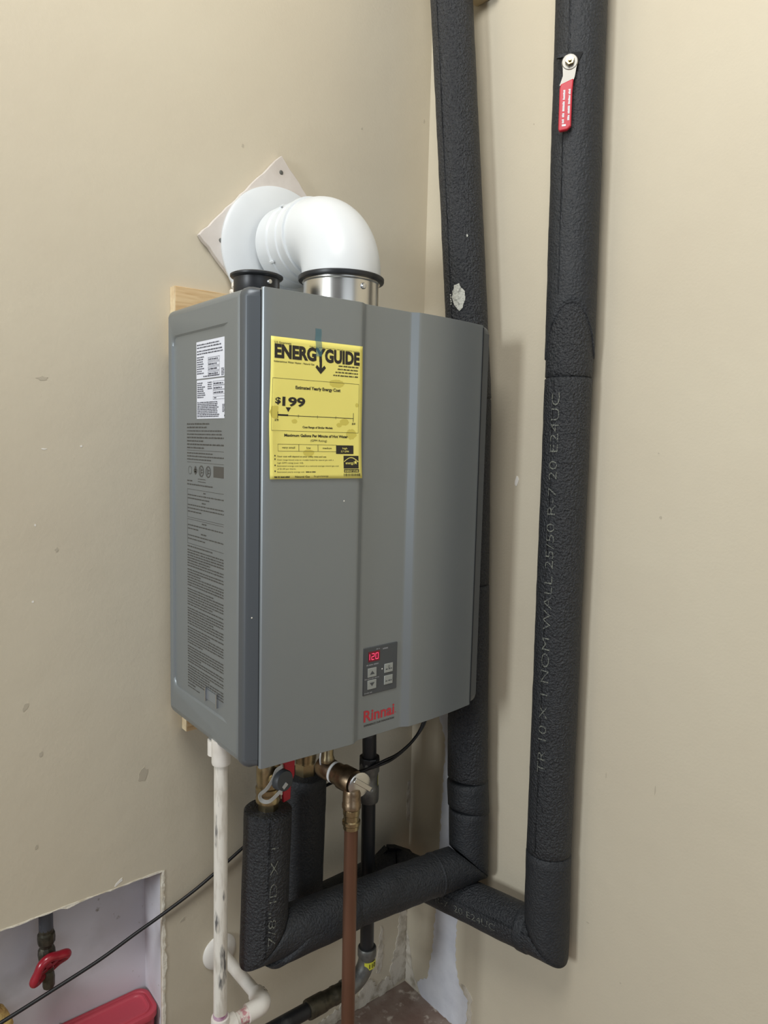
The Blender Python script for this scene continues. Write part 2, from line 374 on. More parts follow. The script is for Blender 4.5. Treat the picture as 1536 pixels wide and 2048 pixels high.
for (x, z, a, b, t, m, sd) in [(-.083, -.288, .009, .003, .6, 'spall', 1), (-.185, .445, .004, .0012, 0, 'spall', 2), (-.20, .33, .0016, .002, 0, 'spall', 3), (-.131, .45, .0018, .002, 0, 'spall', 4),
        (-.266, .232, .002, .002, 0, 'spall', 5), (-.206, .213, .0016, .0022, 0, 'spall', 6), (.335, .878, .003, .0022, 0, 'spall', 7), (-.185, .55, .008, .0035, 0, 'scuff', 8),
        (-.17, .29, .003, .004, 0, 'scuff', 9), (-.04, -.11, .008, .014, -.5, 'scuff', 10), (-.22, .05, .004, .007, -.4, 'scuff', 11), (-.2, -.03, .003, .005, 0, 'scuff', 12),
        (-.21, -.18, .003, .004, 0, 'scuff', 13), (.40, 1.07, .002, .0022, 0, 'scuff', 14), (.56, 1.13, .002, .004, 0, 'scuff', 15), (.145, .97, .0025, .004, 0, 'scuff', 16), (.03, -.405, .006, .003, .6, 'scuff', 17)]:
    r = random.Random(sd); q = []
    for i in range(12):
        w = 2 * PI * i / 12; k = r.uniform(.6, 1.2); u, v = a * math.cos(w) * k, b * math.sin(w) * k
        q.append((x + u * math.cos(t) - v * math.sin(t), z + u * math.sin(t) + v * math.cos(t)))
    mb = MB(); mb.prism([(u, -.0004, v) for (u, v) in q], (0, .0004, 0)); mb.build('paint_chip' if m == 'spall' else 'scuff_mark', m, wall_back)
for (y, z, a, b, sd) in [(-.56, .46, .0016, .0012, 21), (-.57, .36, .002, .003, 22), (-.50, -.09, .0008, .006, 23), (-.59, -.08, .0008, .008, 24), (-.28, 1.04, .0012, .0016, 25), (-.48, -.37, .003, .0012, 26), (-.55, -.44, .0015, .0015, 27)]:
    r = random.Random(sd); mb = MB(); mb.prism([(XR - .0004, y + a * math.cos(2 * PI * i / 10) * r.uniform(.6, 1.2), z + b * math.sin(2 * PI * i / 10) * r.uniform(.6, 1.2)) for i in range(10)], (.0004, 0, 0)); mb.build('scuff_mark', 'scuff', wall_right)
mb = MB(); mb.prism([(XR - .0006, -.275 + .004 * math.cos(2 * PI * i / 9) * (1 + .5 * math.sin(i * 5)), .40 + .010 * math.sin(2 * PI * i / 9)) for i in range(9)], (.0006, 0, 0)); mb.build('paint_chip', 'spall', wall_right)

# ------------------------------------------------------------------ boards behind the heater
def mount_board(name, x0, x1, z0, z1, label):
    t = thing(name, ((x0 + x1) / 2, -.01, z0), label, 'board', 'pine boards behind the heater')
    mb = MB(); mb.box((x0 + .0008, -.0195, z0), (x1, -.0005, z1)); mb.build('board', 'wood', t, bevel=.001)
    mb = MB(); mb.box((x0, -.0193, z0 + .0003), (x0 + .0012, -.0007, z1 - .0003)); mb.build('end_grain', 'woodend', t)
mount_board('mounting_board', .013, .130, .60, .7125, 'pine board showing above the top left corner of the heater')
mount_board('mounting_board', .030, .44, -.044, .07, 'pine board end peeking out under the lower left corner of the heater')

# ------------------------------------------------------------------ the water heater
WX, YB, YF, H = .47, -.0205, -.272, .67
heater = thing('water_heater', (WX / 2, -.15, 0), 'grey metal tankless water heater hung on the tan wall', 'water heater')
mb = MB()
RY0, RY1, RZ0, RZ1, RD = -.0375, -.236, .05, .628, .0028     # shallow recess pressed into the left side
o4 = [(YB, 0), (YF, 0), (YF, H), (YB, H)]; i4 = [(RY0, RZ0), (RY1, RZ0), (RY1, RZ1), (RY0, RZ1)]
j4 = [(RY0 - .0020, RZ0 + .0025), (RY1 + .020, RZ0 + .0025), (RY1 + .020, RZ1 - .0025), (RY0 - .0020, RZ1 - .0025)]
vs = [(0, a, b) for a, b in o4] + [(0, a, b) for a, b in i4] + [(RD, a, b) for a, b in j4] + [(WX, a, b) for a, b in o4]
fs = [(i, (i + 1) % 4, 4 + (i + 1) % 4, 4 + i) for i in range(4)] + [(4 + i, 4 + (i + 1) % 4, 8 + (i + 1) % 4, 8 + i) for i in range(4)] + [(8, 9, 10, 11), (15, 14, 13, 12)]
fs += [(i, 12 + i, 12 + (i + 1) % 4, (i + 1) % 4) for i in range(4)]
mb.add(vs, fs); mb.build('casing', 'steel', heater, bevel=.011, seg=5, bangle=65)
# front cover frame with its angled dark corner strips
E_ = .0012
def plan(prof, z0, z1, yback):
    pts = [(prof[0][0], yback)] + prof + [(prof[-1][0], yback)]
    return MB().prism([(a, b, z0) for a, b in pts], (0, 0, z1 - z0))
def rrz(iL, iR, iT, r, y, n=6):              # rounded outline of the cover at depth y
    x0, x1, z0, z1 = iL, WX - iR, iT, H - iT; q = []
    for (cx, cz, a0) in ((x1 - r, z1 - r, 0), (x0 + r, z1 - r, PI / 2), (x0 + r, z0 + r, PI), (x1 - r, z0 + r, 1.5 * PI)):
        for k in range(n + 1):
            t = a0 + PI / 2 * k / n; q.append((cx + r * math.cos(t), y, cz + r * math.sin(t)))
    return q
rows = [rrz(-E_, -E_, -.001, .013, -.2722), rrz(-E_, -E_, -.001, .013, -.2800), rrz(-.0002, -.0006, -.0004, .0125, -.2845), rrz(.0012, .0004, .0008, .012, -.2875), rrz(.0042, .0022, .0026, .011, -.2902), rrz(.0172, .0232, .0042, .004, -.2965)]
mb = MB(); n = len(rows[0]); fs = [(k * n + i, k * n + (i + 1) % n, (k + 1) * n + (i + 1) % n, (k + 1) * n + i) for k in range(len(rows) - 1) for i in range(n)]
mb.add([q for r in rows for q in r], fs + [tuple(range(n - 1, -1, -1)), tuple(range((len(rows) - 1) * n, len(rows) * n))]); mb.build('cover_frame', 'rim', heater, sharp=50)
for pr in ([(.0010, -.2876), (.0042, -.2906), (.0172, -.2972), (.0172, -.2950), (.0050, -.2885), (.0022, -.2850)],
           [(WX - .0236, -.2950), (WX - .0236, -.2972), (WX - .0024, -.2912), (WX - .0030, -.2890)]):
    mb = MB(); mb.prism([(a, b, .013) for a, b in pr], (0, 0, H - .026)); lab(mb.build('corner_strip', 'trim', heater, sharp=60), 'dark grey strip along the edge of the front cover')
front = [(.0178, -.2960), (.0178, -.3000), (.0190, -.3018), (.0225, -.3028)]
front += [(.0225 + .15 * k / 10, -.3028 - .0080 * k / 10) for k in range(1, 11)]
front += [(.1765, -.3106), (.1790, -.3095), (.1860, -.3048), (.1890, -.3037), (.1930, -.3034), (.2740, -.3026), (.2775, -.3028), (.2790, -.3035), (.2885, -.3086), (.2902, -.3094), (.2950, -.3097)]
for k in range(1, 13):
    t = k / 12; front.append((.2950 + .148 * t, -.3097 + .0005 * t + .0108 * t ** 2))
front += [(.4450, -.2980), (.4450, -.2960)]
fc = plan(front, .0005, H - .0005, -.2955).build('front_cover', 'steel', heater, sharp=30, bevel=.0055, seg=4, bangle=75)
mb = MB(); mb.box((.0166, -.2972, .004), (.0180, -.2955, H - .004)); mb.build('gap', 'gap', heater)
mb = MB(); mb.box((.4448, -.2990, .004), (.4462, -.2955, H - .004)); mb.build('gap', 'gap', heater)
def front_y(x):
    for (a, b), (c, d) in zip(front[:-1], front[1:]):
        if a <= x <= c and c > a: return b + (d - b) * (x - a) / (c - a)
    return -.303
# latch on the left side
mb = MB(); mb.box((.0018, -.2, .0655), (.0040, -.160, .0805)); lab(mb.build('latch', 'labelwhite', heater), 'pale slot cover'); M['latchgrey'] = mat('latch_grey', (150, 158, 166), .3, .6)
heater.children[-1].data.materials[0] = M['latchgrey']
for yy in (-.160, -.1985):
    mb = MB(); mb.box((-.0008, yy - .0022, .062), (.004, yy, .0835)); mb.build('latch_tab', 'screw', heater)
# rating labels, side print
def side_map(dx): return lambda u, v: Vector((RD - dx, -u, v))
def label_sheet(y0, y1, z0, z1, name):
    mb = MB(); mb.box((RD - .0006, -y1, z0), (RD + .0002, -y0, z1)); return mb.build(name, 'labelwhite', heater)
l1 = lab(label_sheet(.1265, .2270, .5555, .6105, 'rating_label'), 'upper white rating label with black print')
l2 = lab(label_sheet(.1275, .2285, .4960, .5535, 'rating_label'), 'lower white rating label with black print')
P = Print(11); a, b = .129, .2245; h = .0021
for z, f in ((.6045, .78), (.6005, .85), (.5952, .88), (.5912, .9)): P.greek(a, b, z, h, f)
for k in range(8): P.greek(a, a + .030, .5862 - k * .0034, .0019, rnd.uniform(.5, 1))
for k in range(4):
    z = .5795 - k * .0070; P.frame(a + .038, z, a + .076, z + .0056, .0005); P.greek(a + .040, a + .074, z + .0016, .0024, .9)
for k in range(5): P.greek(a + .082, b - .003, .5660 - k * .0022, .0016, .8)
P.greek(a + .022, a + .075, .5575, .0018)
P.build('fine_print', 'labelink', l1, side_map(.0009))
P = Print(12); a, b = .130, .2260
for k in range(8): P.greek(a, a + .030, .5480 - k * .0030, .0019, rnd.uniform(.5, 1)); P.greek(a + .036, a + .052, .5480 - k * .0030, .0018, .9) if k < 4 else None
for k in range(3):
    z = .5440 - k * .0065; P.frame(a + .054, z, b, z + .0058, .0004); P.greek(a + .056, b - .004, z + .0014, .0024, .85)
P.frame(a + .054, .5235, b, .528, .0004); P.greek(a + .057, a + .066, .5250, .0018)
for k in range(9): P.greek(a, a + .078, .5192 - k * .0026, .0018, rnd.uniform(.75, 1))
for k in range(6): P.greek(a + .084, b - .003, .5150 - k * .0020, .0014, .9)
P.rect(b - .006, .4985, b - .003, .5010)
P.build('fine_print', 'labelink', l2, side_map(.0009))
P = Print(13); a, b = .0905, .2240
z = .4870
for f, big in ((.6, 1), (.55, 1), (.9, 0), (.92, 0), (1, 1), (.45, 1), (1, 1), (.46, 1)):
    P.greek(a, b, z, .0026 if big else .0022, f); z -= .0052
P.rect(a, z + .002, b, z + .0026); z -= .003
for f in (.7, .98, .65): P.greek(a, b, z, .0022, f); z -= .0048
P.rect(a, z + .001, b, z + .0016)
zc = .4165
for k, u in enumerate((.101, .121, .142, .166)):
    if k == 1:
        for q in ((-.003, 0), (.003, 0), (0, .004), (0, -.003)): P.ellipse(u + q[0], zc + q[1], .0032, .0032, 12)
    elif k == 0: P.annulus(u, zc, .0065, .0007)
    else: P.annulus(u, zc, .0088, .0020); P.rect(u - .0028, zc - .005, u - .0008, zc + .005); P.rect(u, zc + .001, u + .0045, zc + .003); P.rect(u, zc - .003, u + .0045, zc - .001)
P.rect(.184, .4095, .224, .4260)
for k in range(2): P.greek(.13, .175, .4035 - k * .004, .0013, .6)
z = .3990
for f in (.14, .68): P.greek(a, b, z, .0024, f); z -= .0055
P.frame(a, .3420, b, .3870, .0006); z = .3820
for f, cx in ((.12, 1), (1, 0), (.6, 0), (.2, 1), (1, 0), (1, 0), (.4, 0)):
    if cx: P.greek(a + (b - a) * (.5 - f / 2), b, z, .0022, f)
    else: P.greek(a + .002, b - .002, z, .0021, f)
    z -= .0052
P.frame(a, .3000, b, .3395, .0006); z = .3345
for f, cx in ((.2, 1), (.95, 0), (.3, 0), (.25, 1), (1, 0), (.5, 0)):
    if cx: P.greek(a + (b - a) * (.5 - f / 2), b, z, .0022, f)
    else: P.greek(a + .002, b - .002, z, .0021, f)
    z -= .0054
z = .2950; k = 0
while z > .074:
    f = 1 if k % 5 else P.rnd.uniform(.35, .7); P.greek(a, b, z, .0023, f); z -= .0042 if k % 7 else .0062; k += 1
P.greek(a, a + .03, .0700, .0026); P.greek(a, a + .045, .0655, .0018)
lab(P.build('specification_print', 'sideink', heater, side_map(.0003)), 'dense block of dark safety print on the left side')
# control panel
fy = -.3030
cp = MB().box((.1975, fy - .0016, .0700), (.2660, fy + .001, .1470)).build('control_panel', 'panel', heater, bevel=.001)
fm = lambda d: (lambda u, v: Vector((u, d, v)))
MB().box((.2065, fy - .0022, .1235), (.2290, fy - .0010, .1395)).build('display', 'display', cp)
P = Print()
def seg7(P, u, v, w, h, t, on):
    s = h * .12
    g = {'a': [(u, v + h), (u + w, v + h)], 'd': [(u, v), (u + w, v)], 'g': [(u, v + h / 2), (u + w, v + h / 2)], 'f': [(u, v + h / 2), (u, v + h)], 'b': [(u + w, v + h / 2), (u + w, v + h)], 'e': [(u, v), (u, v + h / 2)], 'c': [(u + w, v), (u + w, v + h / 2)]}
    for k in on:
        p, q = Vector(g[k][0]), Vector(g[k][1]); d = (q - p) * .1; P.stroke([tuple(p + d), tuple(q - d)], t)
seg7(P, .2038, .1268, .0048, .0094, .0010, 'bc'); seg7(P, .2125, .1268, .0050, .0094, .0010, 'abged'); seg7(P, .2205, .1268, .0050, .0094, .0010, 'abcdef')
P.build('digit', 'digit', cp, fm(fy - .0025))
P = Print(3); P.greek(.2220, .2290, .1415, .0018); P.greek(.2350, .2480, .1395, .0026); P.greek(.2030, .2300, .1175, .0022); P.greek(.2000, .2300, .0955, .0016); P.greek(.2000, .2150, .0730, .0016)
P.build('panel_print', 'panelink', cp, fm(fy - .0018))['kind'] = 'stuff'
for k, (bx, bz) in enumerate([(.2055, .0985), (.2055, .0790), (.2390, .1000), (.2390, .0805)]):
    bt = MB().box((bx, fy - .0026, bz), (bx + .0175, fy - .0012, bz + .0148)).build('button', 'button', cp, bevel=.0006)
P = Print(4); P.poly([(.2095, .1030), (.2190, .1030), (.21425, .1090)]); P.build('arrow_symbol', 'panel', cp, fm(fy - .0028))
P = Print(4); P.poly([(.2095, .0898), (.2190, .0898), (.21425, .0838)]); P.build('arrow_symbol', 'panel', cp, fm(fy - .0028))
for z in (.1050, .0855):
    P = Print(4); P.greek(.2415, .2545, z, .0022); P.build('button_print', 'panel', cp, fm(fy - .0028))['kind'] = 'stuff'
P = Print(4); P.annulus(.2480, .1095, .0020, .0006, 14); P.build('lock_symbol', 'panel', cp, fm(fy - .0028))
P = Print(); P.ellipse(.2345, .1080, .0012, .0012, 10); P.build('indicator', 'led', cp, fm(fy - .0019))
P = Print(5); P.text('Rinnai', .2005, .0270, .0180, .0630, bold=.022); P.rect(.2655, .0285, .2672, .0298)
lab(P.build('maker_logo', 'logored', heater, lambda u, v: Vector((u, front_y(u) - .0004, v))), 'red lettering under the control panel')
P = Print(6); P.text('EXPERIENCE OUR INNOVATION', .2015, .0190, .0032, .0620, bold=.01)
P.build('tagline', 'ink', heater, lambda u, v: Vector((u, front_y(u) - .0004, v)))
for (x, z) in ((.1505, .3795), (.008, .22)):
    mb = MB(); mb.lathe([(.0012, 0), (.0008, .0004)], (x, front_y(x) if x > .02 else -.2935, z), (0, -1, 0), 10); mb.build('paint_nick', 'spall', heater)

# ------------------------------------------------------------------ yellow energy label
LX0, LX1, LZ0, LZ1 = .0285, .1775, .4130, .6060
el = thing('energy_label', ((LX0 + LX1) / 2, -.31, LZ0), 'yellow paper energy cost label taped to the front of the heater', 'label')
def sheet(off):
    def f(u, v):                                  # u 0..1 from the left, v 0..1 from the bottom
        x = LX0 + (LX1 - LX0) * u; z = LZ0 + (LZ1 - LZ0) * v
        edge = max(0, .10 - u) * .35 * math.exp(-((v - .32) / .2) ** 2) + max(0, u - .88) * .12 * (1 - v) + max(0, .06 - v) * .10
        x -= .0030 * math.exp(-((v - .35) / .22) ** 2) * max(0, 1 - u * 4) - (.0022 * (1 - v) ** 4 * u)
        y = -.3028 - .0080 * (min(max(x, .0225), .1725) - .0225) / .15
        return Vector((x, y - .0012 - off - edge * .08 - .0004 * math.sin(v * 9 + u * 2), z))
    return f
mb = MB(); nu, nv = 24, 32; f0 = sheet(0); f1 = sheet(-.0005)
vs = [f0(i / nu, j / nv) for j in range(nv + 1) for i in range(nu + 1)]
fs = [(j * (nu + 1) + i, j * (nu + 1) + i + 1, (j + 1) * (nu + 1) + i + 1, (j + 1) * (nu + 1) + i) for j in range(nv) for i in range(nu)]
mb.add(vs, fs); sh = mb.build('sheet', 'yellow', el)
so = sh.modifiers.new('thick', 'SOLIDIFY'); so.thickness = .0004; so.offset = 0
A = (LX1 - LX0) / (LZ1 - LZ0)                     # print is laid out in (u, v) with v upwards
for k, (u, v, a, b) in enumerate(((.70, .705, .085, .030), (.06, .475, .055, .05), (.80, .425, .05, .026), (.74, .400, .03, .018), (.88, .335, .06, .038), (.40, .190, .06, .026), (.25, .415, .03, .016), (.94, .555, .02, .016))):
    P = Print(20 + k); P.ellipse(max(u, a + .001), v, a, b, 26, .10); P.build('stain', 'stain', sh, sheet(.00025), .03)
pt = lambda v: 1 - v
P = Print(21)
P.text('ENERGY', .035, pt(.141), .088, .540, bold=.05); P.text('GUIDE', .566, pt(.141), .088, .398, bold=.05)
P.rect(.507, pt(.205), .534, pt(.125)); P.poly([(.463, pt(.188)), (.480, pt(.170)), (.5205, pt(.200)), (.561, pt(.170)), (.578, pt(.188)), (.5205, pt(.234))])
lab(P.build('title', 'ink', sh, sheet(.0005), .03), 'large black title lettering with a downward arrow')
P = Print(22)
P.text('U.S. Government', .035, pt(.046), .014, .17, bold=.01); P.text('Federal law prohibits removal of this label before consumer purchase.', .40, pt(.048), .010, .56)
P.text('Instantaneous Water Heater - Natural Gas', .03, pt(.176), .013, .42, bold=.01)
for k, (u0) in enumerate((.72, .71, .685, .66)): P.greek(u0, .955, pt(.168 + .0235 * k), .011, 1)
P.frame(.02, pt(.655), .96, pt(.285), .0022)
P.text('Estimated Yearly Energy Cost', .50, pt(.353), .022, .49, 'c', .03)
P.text('$', .055, pt(.462), .042, .055, bold=.03); P.text('199', .125, pt(.475), .060, .235, bold=.035)
P.poly([(.160, pt(.487)), (.212, pt(.487)), (.186, pt(.520))])
P.rect(.085, pt(.547), .90, pt(.543)); P.rect(.085, pt(.549), .186, pt(.537)); P.rect(.083, pt(.565), .088, pt(.520)); P.rect(.898, pt(.570), .903, pt(.505))
for u in (.29, .495, .70): P.rect(u - .002, pt(.556), u + .002, pt(.536))
P.text('$190', .055, pt(.586), .014, bold=.02); P.text('$230', .925, pt(.592), .014, align='r', bold=.02)
P.text('Cost Range of Similar Models', .50, pt(.630), .014, .33, 'c', .03)
P.text('Maximum Gallons Per Minute of Hot Water', .495, pt(.694), .019, .69, 'c', .032); P.text('(GPM Rating)', .51, pt(.727), .016, .18, 'c')
P.frame(.085, pt(.800), .71, pt(.748), .0022); P.rect(.293, pt(.800), .297, pt(.748)); P.rect(.50, pt(.800), .504, pt(.748))
for u, s_, w in ((.19, 'very small', .13), (.40, 'low', .045), (.605, 'medium', .10)): P.text(s_, u, pt(.779), .013, w, 'c', .01)
for v in (.838, .862, .906, .948): P.ellipse(.052, pt(v - .006), .006, .006, 10)
P.text('Your cost will depend on your utility rates and use.', .075, pt(.842), .011, .52, bold=.012)
P.text('Cost range based only on models fueled by natural gas with a', .075, pt(.866), .010, .60); P.text('high GPM rating (over 4.0).', .075, pt(.888), .010, .27)
P.text('Estimated energy cost based on a national average natural gas cost', .075, pt(.910), .010, .66); P.text('of $1.09 per therm.', .075, pt(.931), .010, .19)
P.text('Estimated yearly energy use:', .075, pt(.953), .010, .28); P.greek(.37, .49, pt(.953), .009)
P.greek(.045, .21, pt(.990), .012, 1); P.text('Natural Gas', .255, pt(.990), .014, .155, bold=.012); P.text('ftc.gov/energy', .455, pt(.986), .012, .16)
for k in range(34):
    if P.rnd.random() < .78: P.rect(.79 + k * .0056, pt(.984), .79 + k * .0056 + P.rnd.choice((.0022, .0036)), pt(.962))
lab(P.build('small_print', 'ink', sh, sheet(.0005), .05), 'black text, cost scale and boxes')
P = Print(23); P.rect(.705, pt(.815), .905, pt(.750)); P.rect(.79, pt(.925), .962, pt(.828)); P.rect(.793, pt(.955), .965, pt(.930))
P.build('black_block', 'ink', sh, sheet(.00045), .03)
P = Print(24)
P.text('high', .805, pt(.779), .014, .055, 'c', .01); P.text('5.7 GPM', .805, pt(.802), .013, .09, 'c', .01)
P.stroke([(.797 + .158 * k / 16, pt(.872) + .030 * math.sin(PI * k / 16)) for k in range(17)], .006)
P.text('energy', .812, pt(.892), .020, .095, bold=.01)
sx, sy = .926, pt(.878)
P.poly([(sx + (.026 if k % 2 == 0 else .010) * math.sin(2 * PI * k / 10), sy + (.026 if k % 2 == 0 else .010) * .77 * math.cos(2 * PI * k / 10)) for k in range(10)])
P.text('ENERGY STAR', .879, pt(.950), .013, .155, 'c', .015)
P.build('reverse_print', 'yellow', sh, sheet(.0007), .03)
mb = MB(); q = []
TX0, TX1 = .0975, .1075
vs = []; n = 10
for j in range(n + 1):
    z = .6235 + (.585 - .6235) * j / n; off = .0016 if z > LZ1 else .0024
    for x in (TX0, TX1): vs.append((x + .0004 * math.sin(j), -.3028 - .0080 * (x - .0225) / .15 - off + .0012 * (z > LZ1 + .002), z))
mb.add(vs, [(2 * j, 2 * j + 1, 2 * j + 3, 2 * j + 2) for j in range(n)])
lab(mb.build('tape', 'tape', el), 'strip of translucent blue tape')

# ------------------------------------------------------------------ vent
VX, VY, VZ, VR = .216, -.200, .8035, .0632
bd = thing('vent_backing_board', (.2155, -.006, .63), 'white square board set cornerwise on the wall behind the white vent', 'board')
mb = MB(); hd = .163; cx, cz = .2155, .806
q = ragged([(cx, cz + hd), (cx - hd * .955, cz - .002), (cx, cz - hd), (cx + hd * .955, cz)], .012, .0012, 31)
mb.prism([(a, -.0115, b) for a, b in q], (0, .011, 0)); mb.build('board', 'board', bd, bevel=.001)
for (x, z) in ((.2145, .940), (.0985, .801)):
    mb = MB(); mb.lathe([(.0040, 0), (.0036, .0012), (.0018, .0016)], (x, -.0112, z), (0, -1, 0), 14); mb.build('screw_hole', 'galv', bd)
fl = thing('wall_flange', (.213, -.02, .68), 'large round white flange around the vent where it meets the board', 'vent flange')
mb = MB(); mb.lathe([(.1145, 0), (.1158, .002), (.1152, .0055), (.110, .0085), (.09, .0125), (.072, .0150), (.0685, .0155)], (.213, -.0118, .797), (0, -1, 0), 96); mb.build('flange', 'pvc', fl, sharp=50)
mb = MB(); r_ = random.Random(5)
for k in range(16):
    a = r_.uniform(3.75, 4.25); rr = .118 + r_.uniform(-.008, .012); x, z = .213 + rr * math.cos(a), .797 + rr * math.sin(a)
    mb.lathe([(.002, -.006), (.007, -.002), (.0075, .002), (.002, .007)], (x, -.022 + r_.uniform(-.006, .004), z), (r_.uniform(-1, 1), r_.uniform(-1, 1), 1), 9)
lab(mb.build('sealant', 'sealant', fl), 'lumpy pale sealant at the rim')
ve = thing('vent_elbow', (VX, VY, H), 'white round vent elbow rising from the heater top and turning into the wall', 'vent pipe')
mb = MB(); mb.lathe([(.0605, .0), (.0605, .046), (.0622, .048), (.0622, .053), (.0605, .055)], (VX, VY, H - .0005), (0, 0, 1), 80)
col = lab(mb.build('collar', 'alu', ve), 'bright aluminium collar')
mb = MB(); mb.lathe([(.058, .049), (.0680, .0500), (.0688, .0515), (.0688, .0560), (.0672, .0575), (.06, .0580)], (VX, VY, H), (0, 0, 1), 80); lab(mb.build('gasket', 'rubber', ve), 'black rubber gasket ring')
path = [(VX, VY, H + .058), (VX, VY, H + .062)]
RB = .074; zc = VZ - RB
path += [Vector(q) for q in arc((VX, VY + RB, zc), (0, -1, 0), (0, 0, 1), RB, 0, PI / 2, 22)]
path += [(VX, -.1235, VZ)]
mb = MB(); mb.tube(path, VR, 80); mb.build('elbow', 'pvc', ve, sharp=50)
mb = MB(); mb.lathe([(.0632, 0), (.0668, .001), (.0676, .004), (.0668, .007), (.0640, .0085), (.0640, .024), (.0665, .0255), (.0665, .030), (.0645, .0315), (.0645, .052), (.0675, .054), (.0680, .060), (.0680, .086), (.064, .0865)], (VX, -.1265, VZ), (0, 1, 0), 80)
mb.build('wall_sleeve', 'pvc', ve, sharp=35)
for a in (2.15, 3.75, .6, 5.2):
    d = Vector((math.cos(a), 0, math.sin(a))); t = Vector((-math.sin(a), 0, math.cos(a)))
    mb = MB(); mb.obox(Vector((VX, -.0745, VZ)) + d * .0678, d * .0012, Vector((0, .0055, 0)), t * .0020); mb.build('clip', 'pvc', ve, bevel=.0005)
n = Vector((-.02, -1, 0)).normalized()
mb = MB(); mb.lathe([(.0048, 0), (.0048, .0018), (.0036, .0036), (.0012, .0042)], Vector((VX, VY, H + .036)) + n * .0603, n, 16); mb.build('screw', 'screw', col)
mb = MB(); mb.lathe([(.0625, 0), (.0645, .002), (.0625, .006), (.061, .008)], (VX, VY, H - .0005), (0, 0, 1), 64); mb.build('seal_ring', 'sealant', ve)
ic = thing('intake_cap', (.079, -.172, H), 'black plastic inlet cap on the heater top left of the vent elbow', 'cap')
mb = MB(); mb.lathe([(.0345, 0), (.0345, .012), (.0335, .0135), (.0335, .017), (.0345, .0185), (.0345, .038), (.0385, .0395), (.0398, .0410), (.0398, .0435), (.036, .0455), (.01, .046)], (.079, -.172, H - .0005), (0, 0, 1), 64)
mb.build('body', 'rubber', ic)
n = Vector((.058, -.998, 0)).normalized(); mb = MB(); mb.lathe([(.0042, 0), (.0042, .0018), (.003, .0034), (.001, .0038)], Vector((.079, -.172, H + .0300)) + n * .0342, n, 16); mb.build('screw', 'screw', ic)

# ------------------------------------------------------------------ insulated pipes
CAMDIR = Vector((-.798, -.603, 0))
class Cyl:                                         # a straight foam sleeve with its own frame
    def __init__(s, p0, p1, r):
        s.p0, s.p1, s.r = Vector(p0), Vector(p1), r; s.a = (s.p1 - s.p0).normalized(); s.L = (s.p1 - s.p0).length
        n = Vector(cam.location) - (s.p0 + s.p1) / 2; s.n = (n - s.a * n.dot(s.a)).normalized(); s.t = s.a.cross(s.n)
        right = Vector((.778, -.628, 0)); 
        if abs(s.a.z) > .7:
            if s.t.dot(right) < 0: s.t = -s.t
        elif s.t.z < 0: s.t = -s.t
    def pt(s, d, phi, dr=0): return s.p0 + s.a * d + (s.n * math.cos(phi) + s.t * math.sin(phi)) * (s.r + dr)
def sleeve(name, c, parent, m='foam', n0=None, n1=None, end0=None, end1=None, seg=56, amp=.0006, soft=.0022):
    # n0, n1: normals of mitre planes through the ends; end0, end1: extra length as a function of the angle
    N = max(4, int(c.L / .012)); vs = []; fs = []
    def ends(phi, which):
        dirr = c.n * math.cos(phi) + c.t * math.sin(phi)
        if which == 0:
            d = 0.0
            if n0 is not None: d = -(dirr * c.r).dot(n0) / c.a.dot(n0)
            if end0: d += end0(phi)
        else:
            d = c.L
            if n1 is not None: d = c.L - (dirr * c.r).dot(n1) / c.a.dot(n1)
            if end1: d += end1(phi)
        return d
    ks = [(0, -soft), (soft, 0)] + [(None, i / N) for i in range(1, N)] + [(-soft, 0), (0, -soft)]
    rows = []
    for (k, w) in ks:
        row = []
        for i in range(seg):
            phi = 2 * PI * i / seg; d0, d1 = ends(phi, 0), ends(phi, 1)
            if k is None: d = d0 + soft + (d1 - d0 - 2 * soft) * w; dr = 0
            elif (k, w) == ks[0]: d = d0; dr = -soft
            elif (k, w) == ks[1]: d = d0 + soft; dr = 0
            else: d = d1 + k; dr = w
            q = c.pt(d, phi, dr)
            q += (c.n * math.cos(phi) + c.t * math.sin(phi)) * amp * (noise.noise(q * 45) + .8 * noise.noise(q * 14))
            row.append(q)
        rows.append(row)
    d1row = [c.pt(ends(2 * PI * i / seg, 1), 2 * PI * i / seg, -soft) for i in range(seg)]; rows[-1] = d1row
    for row in rows: vs += row
    R_ = len(rows)
    for k in range(R_ - 1):
        for i in range(seg):
            j = (i + 1) % seg; fs.append((k * seg + i, k * seg + j, (k + 1) * seg + j, (k + 1) * seg + i))
    fs.append(tuple(range(seg - 1, -1, -1))); fs.append(tuple(range((R_ - 1) * seg, R_ * seg)))
    mb = MB(); mb.add(vs, fs); return mb.build(name, m, parent, sharp=60)
def slit(c, parent, phi, d0, d1, w=.0011, wob=.0012, seed=0):
    mb = MB(); vs = []; n = int((d1 - d0) / .012) + 2; r = random.Random(seed)
    for i in range(n):
        d = d0 + (d1 - d0) * i / (n - 1); ph = phi + (wob / c.r) * noise.noise(Vector((d * 9, seed, 0)))
        ww = w * (.7 + .6 * r.random())
        vs += [c.pt(d, ph - ww / c.r, .0007), c.pt(d, ph, -.0012), c.pt(d, ph + ww / c.r, .0007)]
    fs = []
    for i in range(n - 1):
        for k in range(2): fs.append((i * 3 + k, i * 3 + k + 1, (i + 1) * 3 + k + 1, (i + 1) * 3 + k))
    mb.add(vs, fs); return mb.build('seam', 'slit', parent)
def foam_text(c, parent, s, d0, phi0, cap, length, up=True):
    P = Print(); P.text(s, 0, 0, cap, length, bold=-.012)
    sg = 1 if up else -1; sy = -1 if abs(c.a.z) > .7 else 1
    return P.build('printed_marking', 'foamink', parent, lambda u, v: c.pt(d0 + sg * u, phi0 + sy * (v - cap / 2) / c.r, .0011), .004)
RF = .0390
